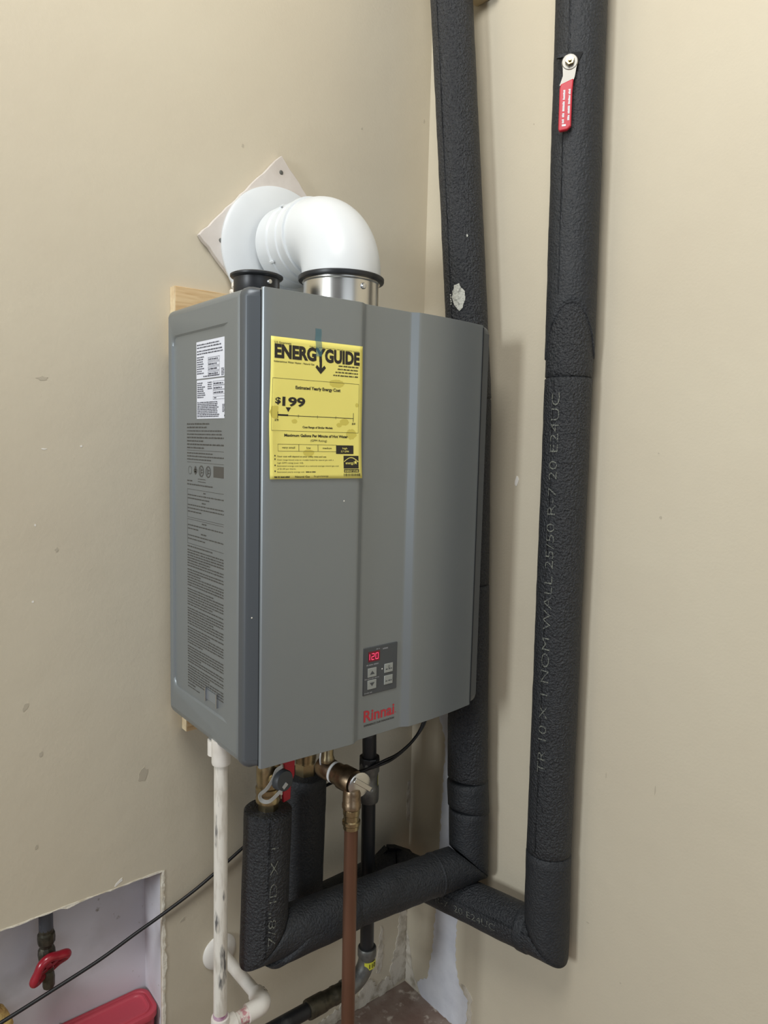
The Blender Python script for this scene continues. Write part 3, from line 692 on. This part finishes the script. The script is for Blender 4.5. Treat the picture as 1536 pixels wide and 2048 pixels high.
def bis(a, b): return (Vector(a).normalized() + Vector(b).normalized()).normalized()
# run one: valve -> down -> along -> riser by the heater
A0, A1 = Vector((.0985, -.185, -.133)), Vector((.0915, -.186, -.357))
B1 = Vector((.5235, -.2370, -.3580)); J1 = Vector((.521, -.228, -.190)); J2 = Vector((.5215, -.233, -.245))
run1 = thing('insulated_pipe', (.30, -.2, -.40), 'black foam insulated pipe rising behind the heater after a run below it', 'pipe', 'foam insulated water pipes')
da, dh = (A1 - A0), (B1 - A1)
nA = bis(da, dh); cA = Cyl(A0, A1, RF); sA = lab(sleeve('insulation_sleeve', cA, run1, n1=nA), 'short upright foam sleeve under the valve')
slit(cA, sA, .10, .004, cA.L + .01, seed=1)
foam_text(cA, sA, '7/8" ID X 1', cA.L - .012, .33, .0125, .165, up=False)
H_a = A1 + dh * .055; cH0 = Cyl(A1, H_a, RF); 
cH = Cyl(A1, B1, RF - .0004); dr_ = (J2 - B1); nB = bis(dh, dr_)
sH = lab(sleeve('insulation_sleeve', cH, run1, m='foam_smooth', n0=nA, n1=nB, amp=.0011), 'level foam sleeve crossing below the heater')
cN = Cyl(A1 + dh * .105 + Vector((0, 0, -.0105)), A1 + dh * .40 + Vector((0, 0, -.001)), RF + .0004); sleeve('insulation_cuff', cN, run1, m='foam_smooth', n0=bis(da, dh), amp=.0012, soft=.006)
cK = Cyl(A1 + dh * .80, A1 + dh * .815, RF + .0010); sleeve('insulation_cuff', cK, run1, m='foam_smooth', amp=.0008)
cR0 = Cyl(B1, J2, RF - .0002); sleeve('insulation_sleeve', cR0, run1, m='foam_smooth', n0=nB)
cR1 = Cyl(J2 - Vector((0, 0, .004)), J1, RF + .0014); sleeve('insulation_cuff', cR1, run1, m='foam_smooth', end0=lambda p: .010 * math.cos(p + .9))
R1a = Vector((.517, -.216, .20)); R1b = Vector((.5115, -.2085, .55)); R1c = Vector((.505, -.1290, 1.295)); R1d = Vector((.500, -.10, 1.62))
cR2 = Cyl(J1, R1a, RF + .0004); sleeve('insulation_sleeve', cR2, run1, end0=lambda p: .008 * math.cos(p + .7))
cR3 = Cyl(R1a, R1b, RF - .0004); sleeve('insulation_sleeve', cR3, run1, n1=bis(R1b - R1a, R1c - R1b), n0=bis(R1a - J1, R1b - R1a))
cR4 = Cyl(R1b, R1d + (R1c - R1b) * .0, RF + .0002); cR4 = Cyl(R1b, R1b + (R1c - R1b).normalized() * 1.1, RF + .0002)
sR4 = lab(sleeve('insulation_sleeve', cR4, run1, n0=bis(R1b - R1a, R1c - R1b)), 'upper riser sleeve with a white paint spot')
slit(cR4, sR4, -.75, .02, 1.05, w=.0007, seed=4)
P = Print(41)                                              # dried paint spot
q = ragged([(-.004, .028), (.006, .030), (.013, .018), (.016, .004), (.011, -.014), (.004, -.020), (-.002, -.012), (-.008, .002), (-.008, .018)], .004, .0022, 41)
P.poly([(b, a) for a, b in q]); 
for k in range(5): P.ellipse(-.004 + .0042 * k, -.0125 + .0006 * (k % 2), .0018, .0012, 8, .3)
P.build('paint_spot', 'foampaint', run1, lambda u, v: cR4.pt(.178 + u, -.42 + v / cR4.r, .0012), .006)
P = Print(42); P.ellipse(0, 0, .0030, .0016, 9, .5); P.build('nick', 'foampaint', run1, lambda u, v: cR4.pt(.292 + u, .20 + v / cR4.r, .0010))
# run two: valve -> down -> along the back wall -> forward -> right riser
D0, D1 = Vector((.2215, -.1055, -.140)), Vector((.2190, -.1000, -.425)); D2 = Vector((.492, -.0520, -.450)); D3 = Vector((.530, -.4270, -.409))
run2 = thing('insulated_pipe', (.45, -.25, -.46), 'black foam insulated pipe climbing the right wall with a red lever valve', 'pipe', 'foam insulated water pipes')
n1_ = bis(D1 - D0, D2 - D1); cD = Cyl(D0, D1, RF); sleeve('insulation_sleeve', cD, run2, m='foam_smooth', n1=n1_)
n2_ = bis(D2 - D1, D3 - D2); cE = Cyl(D1, D2, RF); sleeve('insulation_sleeve', cE, run2, m='foam_smooth', n0=n1_, n1=n2_, amp=.0012)
E3 = D2 + (D3 - D2) * .06
cF = Cyl(D2, D3, RF); U = Vector((.530, -.4225, -.246)); n3_ = bis(D3 - D2, U - D3)
sF = lab(sleeve('insulation_sleeve', cF, run2, n0=n2_, n1=n3_), 'sloping foam sleeve along the foot of the right wall')
slit(cF, sF, -.28, .10, cF.L, seed=7); foam_text(cF, sF, 'R-7  20 E24UC', .150, -.62, .0120, .145)
mb = MB(); fp = D2 + Vector((-.018, .0, .036)); mb.prism([fp + Vector((-.045, .004, -.012)), fp + Vector((-.006, 0, .0125)), fp + Vector((-.003, 0, -.004)), fp + Vector((0, 0, .012)), fp + Vector((.016, -.008, .010)), fp + Vector((.050, -.020, -.008)), fp + Vector((.0, 0, -.02))], (.004, .016, 0)); lab(mb.build('torn_flap', 'foam_smooth', run2), 'torn foam edges at the hidden corner')
cG = Cyl(D3, U, RF + .0004); sG = sleeve('insulation_sleeve', cG, run2, m='foam_smooth', n0=n3_, soft=.004)
cCu = Cyl(D2 + (D3 - D2) * .865, D2 + (D3 - D2) * .93, RF + .0016); sleeve('insulation_cuff', cCu, run2, m='foam_smooth', soft=.004)
U1 = Vector((.530, -.4155, .204)); U2 = Vector((.5300, -.4155, .580)); U3 = Vector((.5300, -.4145, .66)); U4 = Vector((.5300, -.3995, 1.45))
cM = Cyl(U, U2, RF - .0003); sM = lab(sleeve('insulation_sleeve', cM, run2), 'long printed sleeve of the right riser')
slit(cM, sM, -.62, .01, cM.L - .004, w=.0008, seed=9); foam_text(cM, sM, 'TR 10 X 1 NOM WALL 25/50 R-7 20 E24UC', .155, -.50, .0145, .645)
cQ = Cyl(U2, U2 + Vector((0, .0012, .135)), RF - .0008); sQ = lab(sleeve('insulation_cuff', cQ, run2), 'short foam cuff with a rounded upper end')
cT = Cyl(U3, U4, RF + .0012)
sT = lab(sleeve('insulation_sleeve', cT, run2, m='foam_smooth', end0=lambda p: -.050 + .085 * max(0, math.cos(max(-PI / 2, min(PI / 2, (p if p < PI else p - 2 * PI) * 1.15)))) ** .8), 'top sleeve of the right riser, notched for the valve lever')
slit(cT, sT, -.55, .05, .34, w=.0006, seed=11); slit(cT, sT, -.42, .42, .78, w=.0013, seed=12)
# red lever poking out of the sleeve
hz = 1.0605 - .66
mb = MB(); q0 = cT.pt(hz + .006, -.30, -.0008)
tt, nn = cT.t, cT.n
def on(c, du, dv, dr): return c.pt(hz + dv, -.36 + du / c.r, dr)
tear = [(-.022, .006), (-.012, .016), (-.006, .012), (.004, .018), (.020, .016), (.014, .004), (.013, -.010), (.006, -.016), (-.010, -.012)]
mb.add([on(cT, a, b, .0016) for a, b in tear], [tuple(range(len(tear)))]); lab(mb.build('torn_slot', 'slit', sT), 'dark torn slot around the valve stem')
mb = MB(); mb.obox(on(cT, -.013, .017, .002), tt * .006, nn * .0025, Vector((0, 0, .0025)) + tt * .002); mb.build('torn_lip', 'foam_smooth', sT)
st = on(cT, 0, 0, 0)
lv = MB(); lv.lathe([(.0118, .006), (.0124, .0075), (.0124, .0095), (.0112, .011)], st, nn, 28); 
sh_ = [(-.0105, -.004), (.0110, -.004), (.0085, -.022), (.0050, -.034), (-.0140, -.034), (-.0095, -.020)]
lv.prism([st + tt * a + Vector((0, 0, b)) + nn * .0075 for a, b in sh_], nn * .0025)
lev = lab(lv.build('valve_lever', 'lever', run2), 'steel lever with a red vinyl grip')
mb = MB(); mb.hexa(st + nn * .0105, st + nn * .0165, .0072); mb.lathe([(.0028, .016), (.0028, .0195)], st, nn, 10); mb.build('nut', 'brass', lev)
gp = [(.0070, -.026), (.0060, -.045), (.0065, -.096), (.0010, -.1015), (-.0110, -.1030), (-.0128, -.099), (-.0135, -.040), (-.0122, -.033)]
mb = MB(); mb.prism([st + tt * a + Vector((0, 0, b)) + nn * .0060 for a, b in gp], nn * .0075); gr = mb.build('grip', 'red', lev, bevel=.0018, seg=3)
P = Print(51)
P.greek(-.092, -.042, -.0008, .0034, 1); P.greek(-.088, -.040, -.0088, .0032, 1); P.rect(-.0965, -.004, -.0935, .002)
P.build('grip_print', 'wire', lev, lambda u, v: st + tt * (-v - .0055) + Vector((0, 0, u)) + nn * .0139)

# ------------------------------------------------------------------ valves under the heater
sv = thing('service_valve', (.0985, -.185, -.145), 'brass service valve with grey cap and red lever above the front foam sleeve', 'valve', 'isolation valves under the heater')
cx, cy = .0985, -.185
mb = MB(); mb.lathe([(.0120, -.001), (.0120, -.040), (.0155, -.043), (.0180, -.050), (.0195, -.062), (.0195, -.086), (.0185, -.090), (.0185, -.094), (.0205, -.096), (.0208, -.104), (.0195, -.106), (.0195, -.112), (.0205, -.114), (.0200, -.120), (.016, -.121)], (cx, cy, 0), (0, 0, 1), 40); mb.build('body', 'brass', sv)
mb = MB(); mb.lathe([(.0165, 0), (.0172, .002), (.0172, .026), (.016, .027)], (cx, cy, -.1465), (0, 0, 1), 8); mb.build('nut', 'brass', sv, sharp=20)
mb = MB(); mb.cyl((cx, cy - .005, -.078), (cx + .004, -.214, -.0745), .0115); mb.build('drain_port', 'brass', sv)
cd = Vector((.10, -.97, .12)).normalized(); cc = Vector((cx + .0045, -.212, -.0738))
mb = MB(); mb.lathe([(.0160, 0), (.0168, .0015), (.0168, .0135), (.0150, .0160), (.004, .0165)], cc, cd, 40); cap = lab(mb.build('drain_cap', 'capgrey', sv), 'dark grey plastic cap')
e = cc + cd * .0170
sp = [e + Vector((.002, 0, -.004)), e + Vector((-.012, .001, -.016)), e + Vector((-.026, .006, -.0275)), e + Vector((-.036, .012, -.026)), e + Vector((-.037, .016, -.018)), e + Vector((-.026, .014, -.010)), e + Vector((-.016, .012, .004)), e + Vector((-.010, .012, .016)), e + Vector((0, .012, .020))]
mb = MB(); pts = spline(sp, 8)
vs = []; 
for i, q in enumerate(pts):
    d = (pts[min(i + 1, len(pts) - 1)] - pts[max(i - 1, 0)]).normalized(); w = cd.cross(d).normalized() * .0030
    vs += [q - w, q + w, q + w + cd * .0012, q - w + cd * .0012]
fs = []
for i in range(len(pts) - 1):
    for k in range(4): fs.append((i * 4 + k, i * 4 + (k + 1) % 4, (i + 1) * 4 + (k + 1) % 4, (i + 1) * 4 + k))
fs += [(3, 2, 1, 0), tuple(range(len(vs) - 4, len(vs)))]
mb.add(vs, fs); lab(mb.build('tether', 'strap', cap), 'pale grey tether strap')
mb = MB(); q = [(.112, -.054), (.137, -.050), (.146, -.060), (.146, -.088), (.1395, -.102), (.1385, -.128), (.1245, -.131), (.1235, -.104), (.128, -.094), (.126, -.066)]
mb.prism([(a, -.190, b) for a, b in q], (0, .006, 0)); lab(mb.build('lever', 'red', sv, bevel=.0015, seg=2), 'red lever hanging down')
mb = MB(); mb.obox((.1185, -.191, -.108), (.0022, 0, 0), (0, .002, 0), (0, 0, .006)); mb.build('lever_stop', 'screw', sv)
sv2 = thing('service_valve', (.2215, -.1055, -.146), 'shadowed brass valve under the heater above the rear foam sleeve', 'valve', 'isolation valves under the heater')
mb = MB(); mb.lathe([(.0130, -.001), (.0130, -.05), (.0185, -.056), (.0200, -.075), (.0200, -.110), (.0185, -.114), (.0185, -.118)], (.2215, -.1055, 0), (0, 0, 1), 36); mb.build('body', 'brass', sv2)
mb = MB(); mb.hexa((.2215, -.1055, -.146), (.2215, -.1055, -.117), .0195); mb.build('nut', 'brass', sv2, sharp=20)
# relief valve
rv = thing('relief_valve', (.205, -.245, -.16), 'bronze pressure relief valve with round silver disc on top of the copper pipe', 'valve')
bc0, bc1 = Vector((.2000, -.200, -.0860)), Vector((.2130, -.2720, -.0905)); bd_ = (bc1 - bc0).normalized()
mb = MB(); mb.lathe([(.0100, -.0005), (.0100, -.062), (.0118, -.066), (.0118, -.072)], (.1985, -.2085, 0), (0, 0, 1), 28); mb.build('inlet_nipple', 'brass', rv)
mb = MB(); mb.lathe([(.006, -.013), (.0155, -.010), (.0182, -.003), (.0185, .012), (.0178, .020), (.0160, .0215)], bc0, bd_, 36); mb.build('elbow_body', 'bronze', rv)
mb = MB(); mb.lathe([(.0170, .0212), (.0180, .0215), (.0180, .0255), (.0170, .0260)], bc0, bd_, 36); lab(mb.build('thread_tape', 'teflon', rv), 'white thread sealing tape')
mb = MB(); mb.lathe([(.0165, .0260), (.0178, .0270), (.0178, .038), (.0205, .042), (.0205, .062), (.0190, .068), (.0150, .0690)], bc0, bd_, 36); mb.build('valve_body', 'bronze', rv)
for k in (-1, 1):
    u_ = bd_.cross(Vector((0, 0, 1))).normalized()
    mb = MB(); mb.obox(bc0 + bd_ * .048 + u_ * -.0195 + Vector((0, 0, .007 * k - .006)), bd_ * .0035, u_ * .0022, Vector((0, 0, .0022))); mb.build('cast_lug', 'bronze', rv, bevel=.0008)
dn = Vector((-.10, -.985, .02)).normalized(); dc = bc1 + Vector((.0015, -.004, 0))
mb = MB(); mb.lathe([(.0195, 0), (.0206, .001), (.0206, .0030), (.0195, .0038), (.006, .0040)], dc, dn, 40); dk = lab(mb.build('disc', 'alu', rv), 'round brushed silver disc')
la = (Vector((.80, 0, -.60)) - dn * Vector((.80, 0, -.60)).dot(dn)).normalized(); lb = dn.cross(la)
mb = MB(); mb.obox(dc + dn * .0075 + la * .004 + Vector((0, 0, .004)), la * .0195, lb * .0042, dn * .0018); lv2 = lab(mb.build('test_lever', 'alu', rv, bevel=.001), 'flat test lever across the disc')
mb = MB(); mb.ring(dc + dn * .0078 + la * .0245 + Vector((0, 0, .004)), dn, .0030, .0016, 20, 8); mb.build('lever_eye', 'galv', lv2)
CXp, CYp = .2055, -.270
mb = MB(); mb.lathe([(.0130, -.098), (.0148, -.104), (.0150, -.120), (.0158, -.1215), (.0158, -.1285), (.0140, -.130)], (CXp, CYp, 0), (0, 0, 1), 32); mb.build('outlet', 'bronze', rv)
cu_ = thing('copper_pipe', (CXp, CYp, -.72), 'brown copper discharge pipe hanging straight down from the relief valve', 'pipe')
mb = MB(); mb.lathe([(.0125, -.1300), (.0140, -.1315), (.0140, -.1400), (.0128, -.1415), (.0128, -.1500), (.0150, -.1515), (.0150, -.1570), (.0132, -.1590), (.0132, -.1650), (.0114, -.1655)], (CXp, CYp, 0), (0, 0, 1), 32); lab(mb.build('adapter', 'brass', cu_), 'shiny brass adapter')
mb = MB(); mb.tube([(CXp, CYp, -.160), (CXp + .0005, CYp, -.35), (CXp + .0020, CYp, -.70)], .0114, 32); mb.build('tube', 'copper', cu_)
# white loop of wire
mb = MB(); lp = Vector((.1905, -.206, -.063)); mb.tube([lp + Vector((.0050 * math.sin(2 * PI * k / 28) * (1 - .25 * math.cos(2 * PI * k / 28)), 0, .017 * math.cos(2 * PI * k / 28))) for k in range(29)], .0013, 8, cap=False)
lw = mb.build('wire_loop', 'wire'); tag(lw, 'thin white wire loop hanging beside the relief valve inlet', 'wire')

# ------------------------------------------------------------------ gas pipe
gx, gy = .3355, -.150
gs = thing('gas_pipe', (gx, gy, -.60), 'black iron gas pipe dropping from the heater and turning left near the floor', 'pipe')
mb = MB(); mb.cyl((gx - .004, gy, -.001), (gx, gy, -.136), .0133); mb.build('nipple', 'blackpipe', gs)
mb = MB(); mb.lathe([(.0140, -.126), (.0185, -.130), (.0190, -.134), (.0190, -.150), (.0165, -.154), (.0160, -.176), (.0185, -.180), (.0190, -.186), (.0190, -.205), (.0180, -.2095), (.014, -.2100)], (gx, gy, 0), (0, 0, 1), 36); un = lab(mb.build('union', 'galv', gs), 'grey iron union fitting')
mb = MB(); mb.lathe([(.0188, -.122), (.0196, -.124), (.0196, -.136), (.0188, -.138)], (gx, gy, 0), (0, 0, 1), 10); mb.build('union_nut', 'blackpipe', gs, sharp=20)
mb = MB()
for k in range(8):
    p0, p1 = .25 + k * .12, .25 + (k + 1) * .12; n = len(mb.v)
    mb.add([(gx + .0169 * math.sin(p) if False else gx + .0169 * math.cos(p - 1.2), gy + .0169 * math.sin(p - 1.2), z) for p in (p0, p1) for z in (-.157, -.190)], [(0, 1, 3, 2)])
lab(mb.build('yellow_tag', 'yellowtag', un), 'yellow tag on the union')
mb = MB(); mb.cyl((gx, gy, -.208), (gx + .004, gy, -.512), .0133); mb.build('pipe', 'blackpipe', gs)
ez = -.5720; ex = gx + .0045; Rg = .045
path = [Vector((ex, gy, -.518)), Vector((ex, gy, -.524))] + arc((ex - Rg, gy, ez + Rg), (1, 0, 0), (0, 0, -1), Rg, 0, PI / 2, 14) + [Vector((ex - Rg - .008, gy, ez))]
mb = MB(); mb.tube(path, .0162, 32); mb.lathe([(.0168, -.507), (.0182, -.509), (.0182, -.524), (.0168, -.527)], (ex, gy, 0), (0, 0, 1), 32); el_ = lab(mb.build('elbow', 'galv', gs), 'grey iron elbow')
mb = MB(); mb.cyl((ex - Rg - .004, gy, ez), (ex - Rg - .012, gy, ez), .0180, ch=.0015); mb.build('elbow_rim', 'galv', gs)
mb = MB()
for k in range(12):
    p0, p1 = -2.5 + k * .14, -2.5 + (k + 1) * .14
    mb.add([(ex + .0172 * math.cos(p), gy + .0172 * math.sin(p), z) for p in (p0, p1) for z in (-.5295, -.5445)], [(0, 1, 3, 2)])
tg = lab(mb.build('yellow_tag', 'yellowtag', el_), 'yellow tag wrapped on the elbow')
P = Print(); P.text('110', 0, 0, .0085, .015, bold=.02)
P.build('tag_print', 'ink', el_, lambda u, v: Vector((ex + .0177 * math.cos(-1.95 + u / .0172), gy + .0177 * math.sin(-1.95 + u / .0172), -.5412 + v)), .003)
xa = ex - Rg - .012
mb = MB(); mb.lathe([(.0150, 0), (.0160, .002), (.0160, .014), (.0168, .016), (.0168, .022), (.0158, .024), (.0160, .040), (.0172, .043), (.0176, .047), (.0176, .076), (.0168, .079), (.014, .0795)], (xa, gy, ez), (-1, 0, .02), 36); lab(mb.build('coupling', 'oldiron', gs), 'tarnished pipe coupling')
mb = MB(); mb.cyl((xa - .070, gy, ez + .0014), (xa - .62, gy, ez + .010), .0135); mb.build('pipe', 'blackpipe', gs)

# ------------------------------------------------------------------ white condensate pipe
px, py = .0125, -.190
cp_ = thing('condensate_pipe', (px, py, FLOOR), 'white plastic condensate drain pipe at the left of the foam sleeves', 'pipe')
mb = MB(); mb.lathe([(.0150, 0.008), (.0150, -.0285), (.0142, -.0315), (.0108, -.032)], (px + .0005, py, 0), (0, 0, 1), 32); mb.build('adapter', 'pipeclean', cp_)
mb = MB(); mb.lathe([(.0120, .004), (.0120, -.020), (.010, -.021)], (px - .0005, py + .019, -.003), (0, 0, 1), 24); mb.build('adapter_lug', 'pipeclean', cp_)
mb = MB(); mb.tube([(px, py, -.030), (px - .0004, py, -.25), (px - .001, py, -.455)], .0108, 32); mb.build('pipe', 'pipewhite', cp_)
tz = -.475
mb = MB(); mb.lathe([(.0108, -.4525), (.0140, -.4530), (.0146, -.456), (.0146, -.495), (.0138, -.498), (.0108, -.4985)], (px - .001, py, 0), (0, 0, 1), 32)
mb.cyl((px + .004, py, tz), (px + .026, py, tz), .0143, ch=.001); mb.build('tee', 'pipeclean', cp_)
mb = MB(); mb.lathe([(.0109, -.446), (.0112, -.4470), (.0112, -.4520), (.0109, -.453)], (px - .001, py, 0), (0, 0, 1), 32); lab(mb.build('primer_stain', 'primer', cp_), 'purple primer stain')
mb = MB(); mb.cyl((px - .001, py, -.49), (px - .001, py, FLOOR + .001), .0108); mb.build('pipe', 'pipewhite', cp_)
E1 = Vector((.0930, py, -.4735))
mb = MB(); mb.cyl((px + .024, py, tz), E1, .0108); mb.build('pipe', 'pipeclean', cp_)
mb = MB(); mb.cyl((px + .031, py, tz), (px + .056, py, tz + .0006), .0112); lab(mb.build('red_marking', 'pinkprint', cp_), 'red printed marking on the pipe')
mb = MB(); mb.cyl((px + .0555, py, tz + .0006), (px + .0585, py, tz + .0006), .0116); mb.build('primer_stain', 'primer', cp_)
F1 = Vector((.1030, -.004, -.4985)); fd = (F1 - E1).normalized()
Re = .012; path = [E1 + Vector((-.034, 0, 0)), E1 + Vector((-.016, 0, 0))] + [E1 + Vector((-.013 + .013 * math.sin(t) , .013 - .013 * math.cos(t), 0)) * 1.0 for t in [PI / 2 * k / 8 for k in range(1, 8)]] + [E1 + fd * .018, E1 + fd * .034]
mb = MB(); mb.tube(path, .0144, 32); elw = mb.build('elbow', 'pipeclean', cp_)
P = Print(9); P.greek(0, .018, 0, .0035, 1); P.greek(.002, .012, -.006, .0035, 1)
P.build('elbow_print', 'ink', elw, lambda u, v: E1 + fd * (.012 + u * .9) + Vector((.0098 + v * .6, 0, .0118 - v * .3)), .004)
mb = MB(); mb.cyl(E1 + fd * .025, F1, .0108); mb.build('pipe', 'pipeclean', cp_)
mb = MB(); mb.lathe([(.0335, 0), (.0338, .0015), (.0315, .0050), (.0250, .0085), (.0150, .0105), (.011, .0110)], F1 + Vector((-.001, .0038, 0)), (0, -1, 0), 44); lab(mb.build('wall_plate', 'pipeclean', cp_), 'round white wall plate')

# ------------------------------------------------------------------ power cord
cpath = [(.440, -.186, .0), (.4425, -.186, -.035), (.436, -.186, -.070), (.415, -.184, -.098), (.375, -.180, -.122), (.3365, -.1765, -.130), (.290, -.120, -.165), (.235, -.052, -.225), (.180, -.016, -.280),
         (.138, -.011, -.306), (.060, -.010, -.345), (-.006, -.009, -.370), (-.060, -.008, -.388), (-.120, -.009, -.407), (-.195, -.010, -.424), (-.275, -.012, -.440), (-.45, -.02, -.47), (-.75, -.03, -.50)]
cd_ = thing('power_cord', (-.05, -.01, -.48), 'black power cord sagging from the heater across the wall opening', 'cord')
mb = MB(); mb.tube(spline(cpath, 10), .0030, 12); mb.build('cord', 'cord', cd_)
mb = MB(); mb.tube(spline([(a + .006, b - .002, c + .0065) for a, b, c in cpath[:6]] + [(.300, -.150, -.150)], 10), .0022, 10); mb.build('second_lead', 'cord', cd_)

# ------------------------------------------------------------------ inside the wall opening
sx, sy_ = -.1885, .045
vv = thing('stop_valve', (sx, sy_, -.47), 'tarnished pipe end with red oval handwheel inside the wall opening', 'valve')
mb = MB(); mb.cyl((sx, sy_, -.12), (sx, sy_, -.352), .0110); lab(mb.build('pipe', 'blackpipe', vv), 'dark grey pipe'); M['darkgrey'] = mat('dark_grey_pipe', (84, 88, 96), .45, .3, tint=[(60, (120, 124, 130), .62, .75, 4)])
vv.children[-1].data.materials[0] = M['darkgrey']
mb = MB(); mb.lathe([(.0100, -.347), (.0112, -.350), (.0112, -.357), (.0135, -.360), (.0140, -.368), (.0135, -.376), (.0108, -.379), (.0105, -.383), (.0132, -.388), (.0138, -.396), (.0125, -.408), (.0120, -.424), (.0095, -.428)], (sx, sy_, 0), (0, 0, 1), 10); mb.build('body', 'oldiron', vv, sharp=30)
wc = Vector((sx + .001, sy_ - .012, -.412)); ax_ = Vector((.28, -.78, -.45)).normalized()
a_ = ax_; u_ = Vector((.92, 0, .38)); u_ = (u_ - a_ * u_.dot(a_)).normalized(); v_ = a_.cross(u_)
mb = MB(); vs = []; fs = []; sg, sb = 56, 12
for i in range(sg):
    t = 2 * PI * i / sg; k = 1 + .11 * math.cos(4 * t); d = u_ * (math.cos(t) * .0270 * k) + v_ * (math.sin(t) * .0190 * k); dn_ = d.normalized()
    for j in range(sb):
        p = 2 * PI * j / sb; vs.append(wc + d + dn_ * .0065 * math.cos(p) + a_ * (.0075 * math.sin(p) + .004 * math.cos(2 * t)))
for i in range(sg):
    for j in range(sb):
        k, l = (i + 1) % sg, (j + 1) % sb; fs.append((i * sb + j, k * sb + j, k * sb + l, i * sb + l))
mb.add(vs, fs); hw = lab(mb.build('handwheel', 'redwheel', vv), 'red enamelled oval handwheel')
mb = MB(); mb.obox(wc, u_ * .027, v_ * .005, a_ * .003); mb.obox(wc, u_ * .005, v_ * .018, a_ * .003); mb.build('spoke', 'redwheel', hw, bevel=.001)
mb = MB(); mb.lathe([(.0075, -.425), (.0090, -.428), (.0098, -.436), (.0095, -.452), (.0085, -.454)], (sx + .001, sy_ - .004, 0), (0, 0, 1), 10); mb.build('stem', 'oldiron', vv, sharp=30)
# red lidded tub standing in the opening
tub = thing('red_tub', (-.10, .045, -.74), 'red plastic tub lid with ridged rounded corner low in the wall opening', 'tub')
def rrect(x0, x1, y0, y1, r, z, n=8):
    q = []
    for (cx, cy, a0) in ((x1 - r, y1 - r, 0), (x0 + r, y1 - r, PI / 2), (x0 + r, y0 + r, PI), (x1 - r, y0 + r, 1.5 * PI)):
        for k in range(n + 1):
            t = a0 + PI / 2 * k / n; q.append((cx + r * math.cos(t), cy + r * math.sin(t), z))
    return q
def loft(rows):
    mb = MB(); n = len(rows[0]); vs = [q for r in rows for q in r]; fs = []
    for k in range(len(rows) - 1):
        for i in range(n): fs.append((k * n + i, k * n + (i + 1) % n, (k + 1) * n + (i + 1) % n, (k + 1) * n + i))
    fs.append(tuple(range((len(rows) - 1) * n, len(rows) * n))); fs.append(tuple(range(n - 1, -1, -1))); mb.add(vs, fs); return mb
X0, X1, Y0, Y1 = -.210, -.0068, .0145, .0905
lidz = -.5720
def rr_(i, z): return rrect(X0 + i, X1 - i, Y0 + i, Y1 - i, max(.022 - i * .5, .005), z)
loft([rr_(0, lidz - .012), rr_(0, lidz - .001), rr_(.001, lidz), rr_(.006, lidz), rr_(.0075, lidz - .0022), rr_(.0095, lidz - .0022), rr_(.011, lidz), rr_(.014, lidz), rr_(.0155, lidz - .0022), rr_(.018, lidz - .003), rr_(.030, lidz - .003)]).build('lid', 'redlid', tub, sharp=50)
loft([rr_(.012, -.7495), rr_(.003, lidz - .013)]).build('body', 'redlid', tub)
# fibrous insulation at the far left
mb = MB(); r_ = random.Random(12); vs = []; fs = []; nr, ns = 26, 30
for j in range(nr + 1):
    t = j / nr; z = -.7495 + (-.452 + .7495) * t; k = math.sqrt(max(0.0, 1 - t ** 5)); cx_ = -.281 + .012 * math.sin(t * 7)
    for i in range(ns):
        w = 2 * PI * i / ns; q = Vector((cx_ + .056 * k * math.cos(w), .056 + .031 * k * math.sin(w), z))
        d = Vector((math.cos(w), math.sin(w) * .35, .2)); q += d * (.012 * noise.noise(q * 38) + .007 * noise.noise(q * 95)) * max(k, .1); q.y = min(q.y, .0915); vs.append(q)
fs = [(j * ns + i, j * ns + (i + 1) % ns, (j + 1) * ns + (i + 1) % ns, (j + 1) * ns + i) for j in range(nr) for i in range(ns)]
mb.add(vs, fs + [tuple(range(ns - 1, -1, -1)), tuple(range(nr * ns, (nr + 1) * ns))])
for k in range(60):
    p = vs[r_.randrange(ns * 10, ns * nr)]; d = Vector((r_.uniform(-.2, 1), r_.uniform(-1, .1), r_.uniform(-.6, .8))).normalized(); mb.tube([p - d * .004, p + d * r_.uniform(.004, .016)], .0007, 5)
tag(mb.build('insulation_tuft', 'fibre'), 'yellow fibrous insulation tuft at the left of the wall opening', 'insulation')

# ------------------------------------------------------------------ pipe support at the top of the frame
pb = thing('pipe_support', (XR - .02, -.165, 1.278), 'small tan block on the right wall above the two risers', 'bracket')
mb = MB(); mb.box((XR - .030, -.196, 1.300), (XR - .0005, -.128, 1.350)); mb.build('block', 'block', pb, bevel=.004)
mb = MB(); mb.box((XR - .012, -.19, 1.345), (XR - .0005, -.134, 1.37)); mb.build('tab', 'block', pb, bevel=.002)
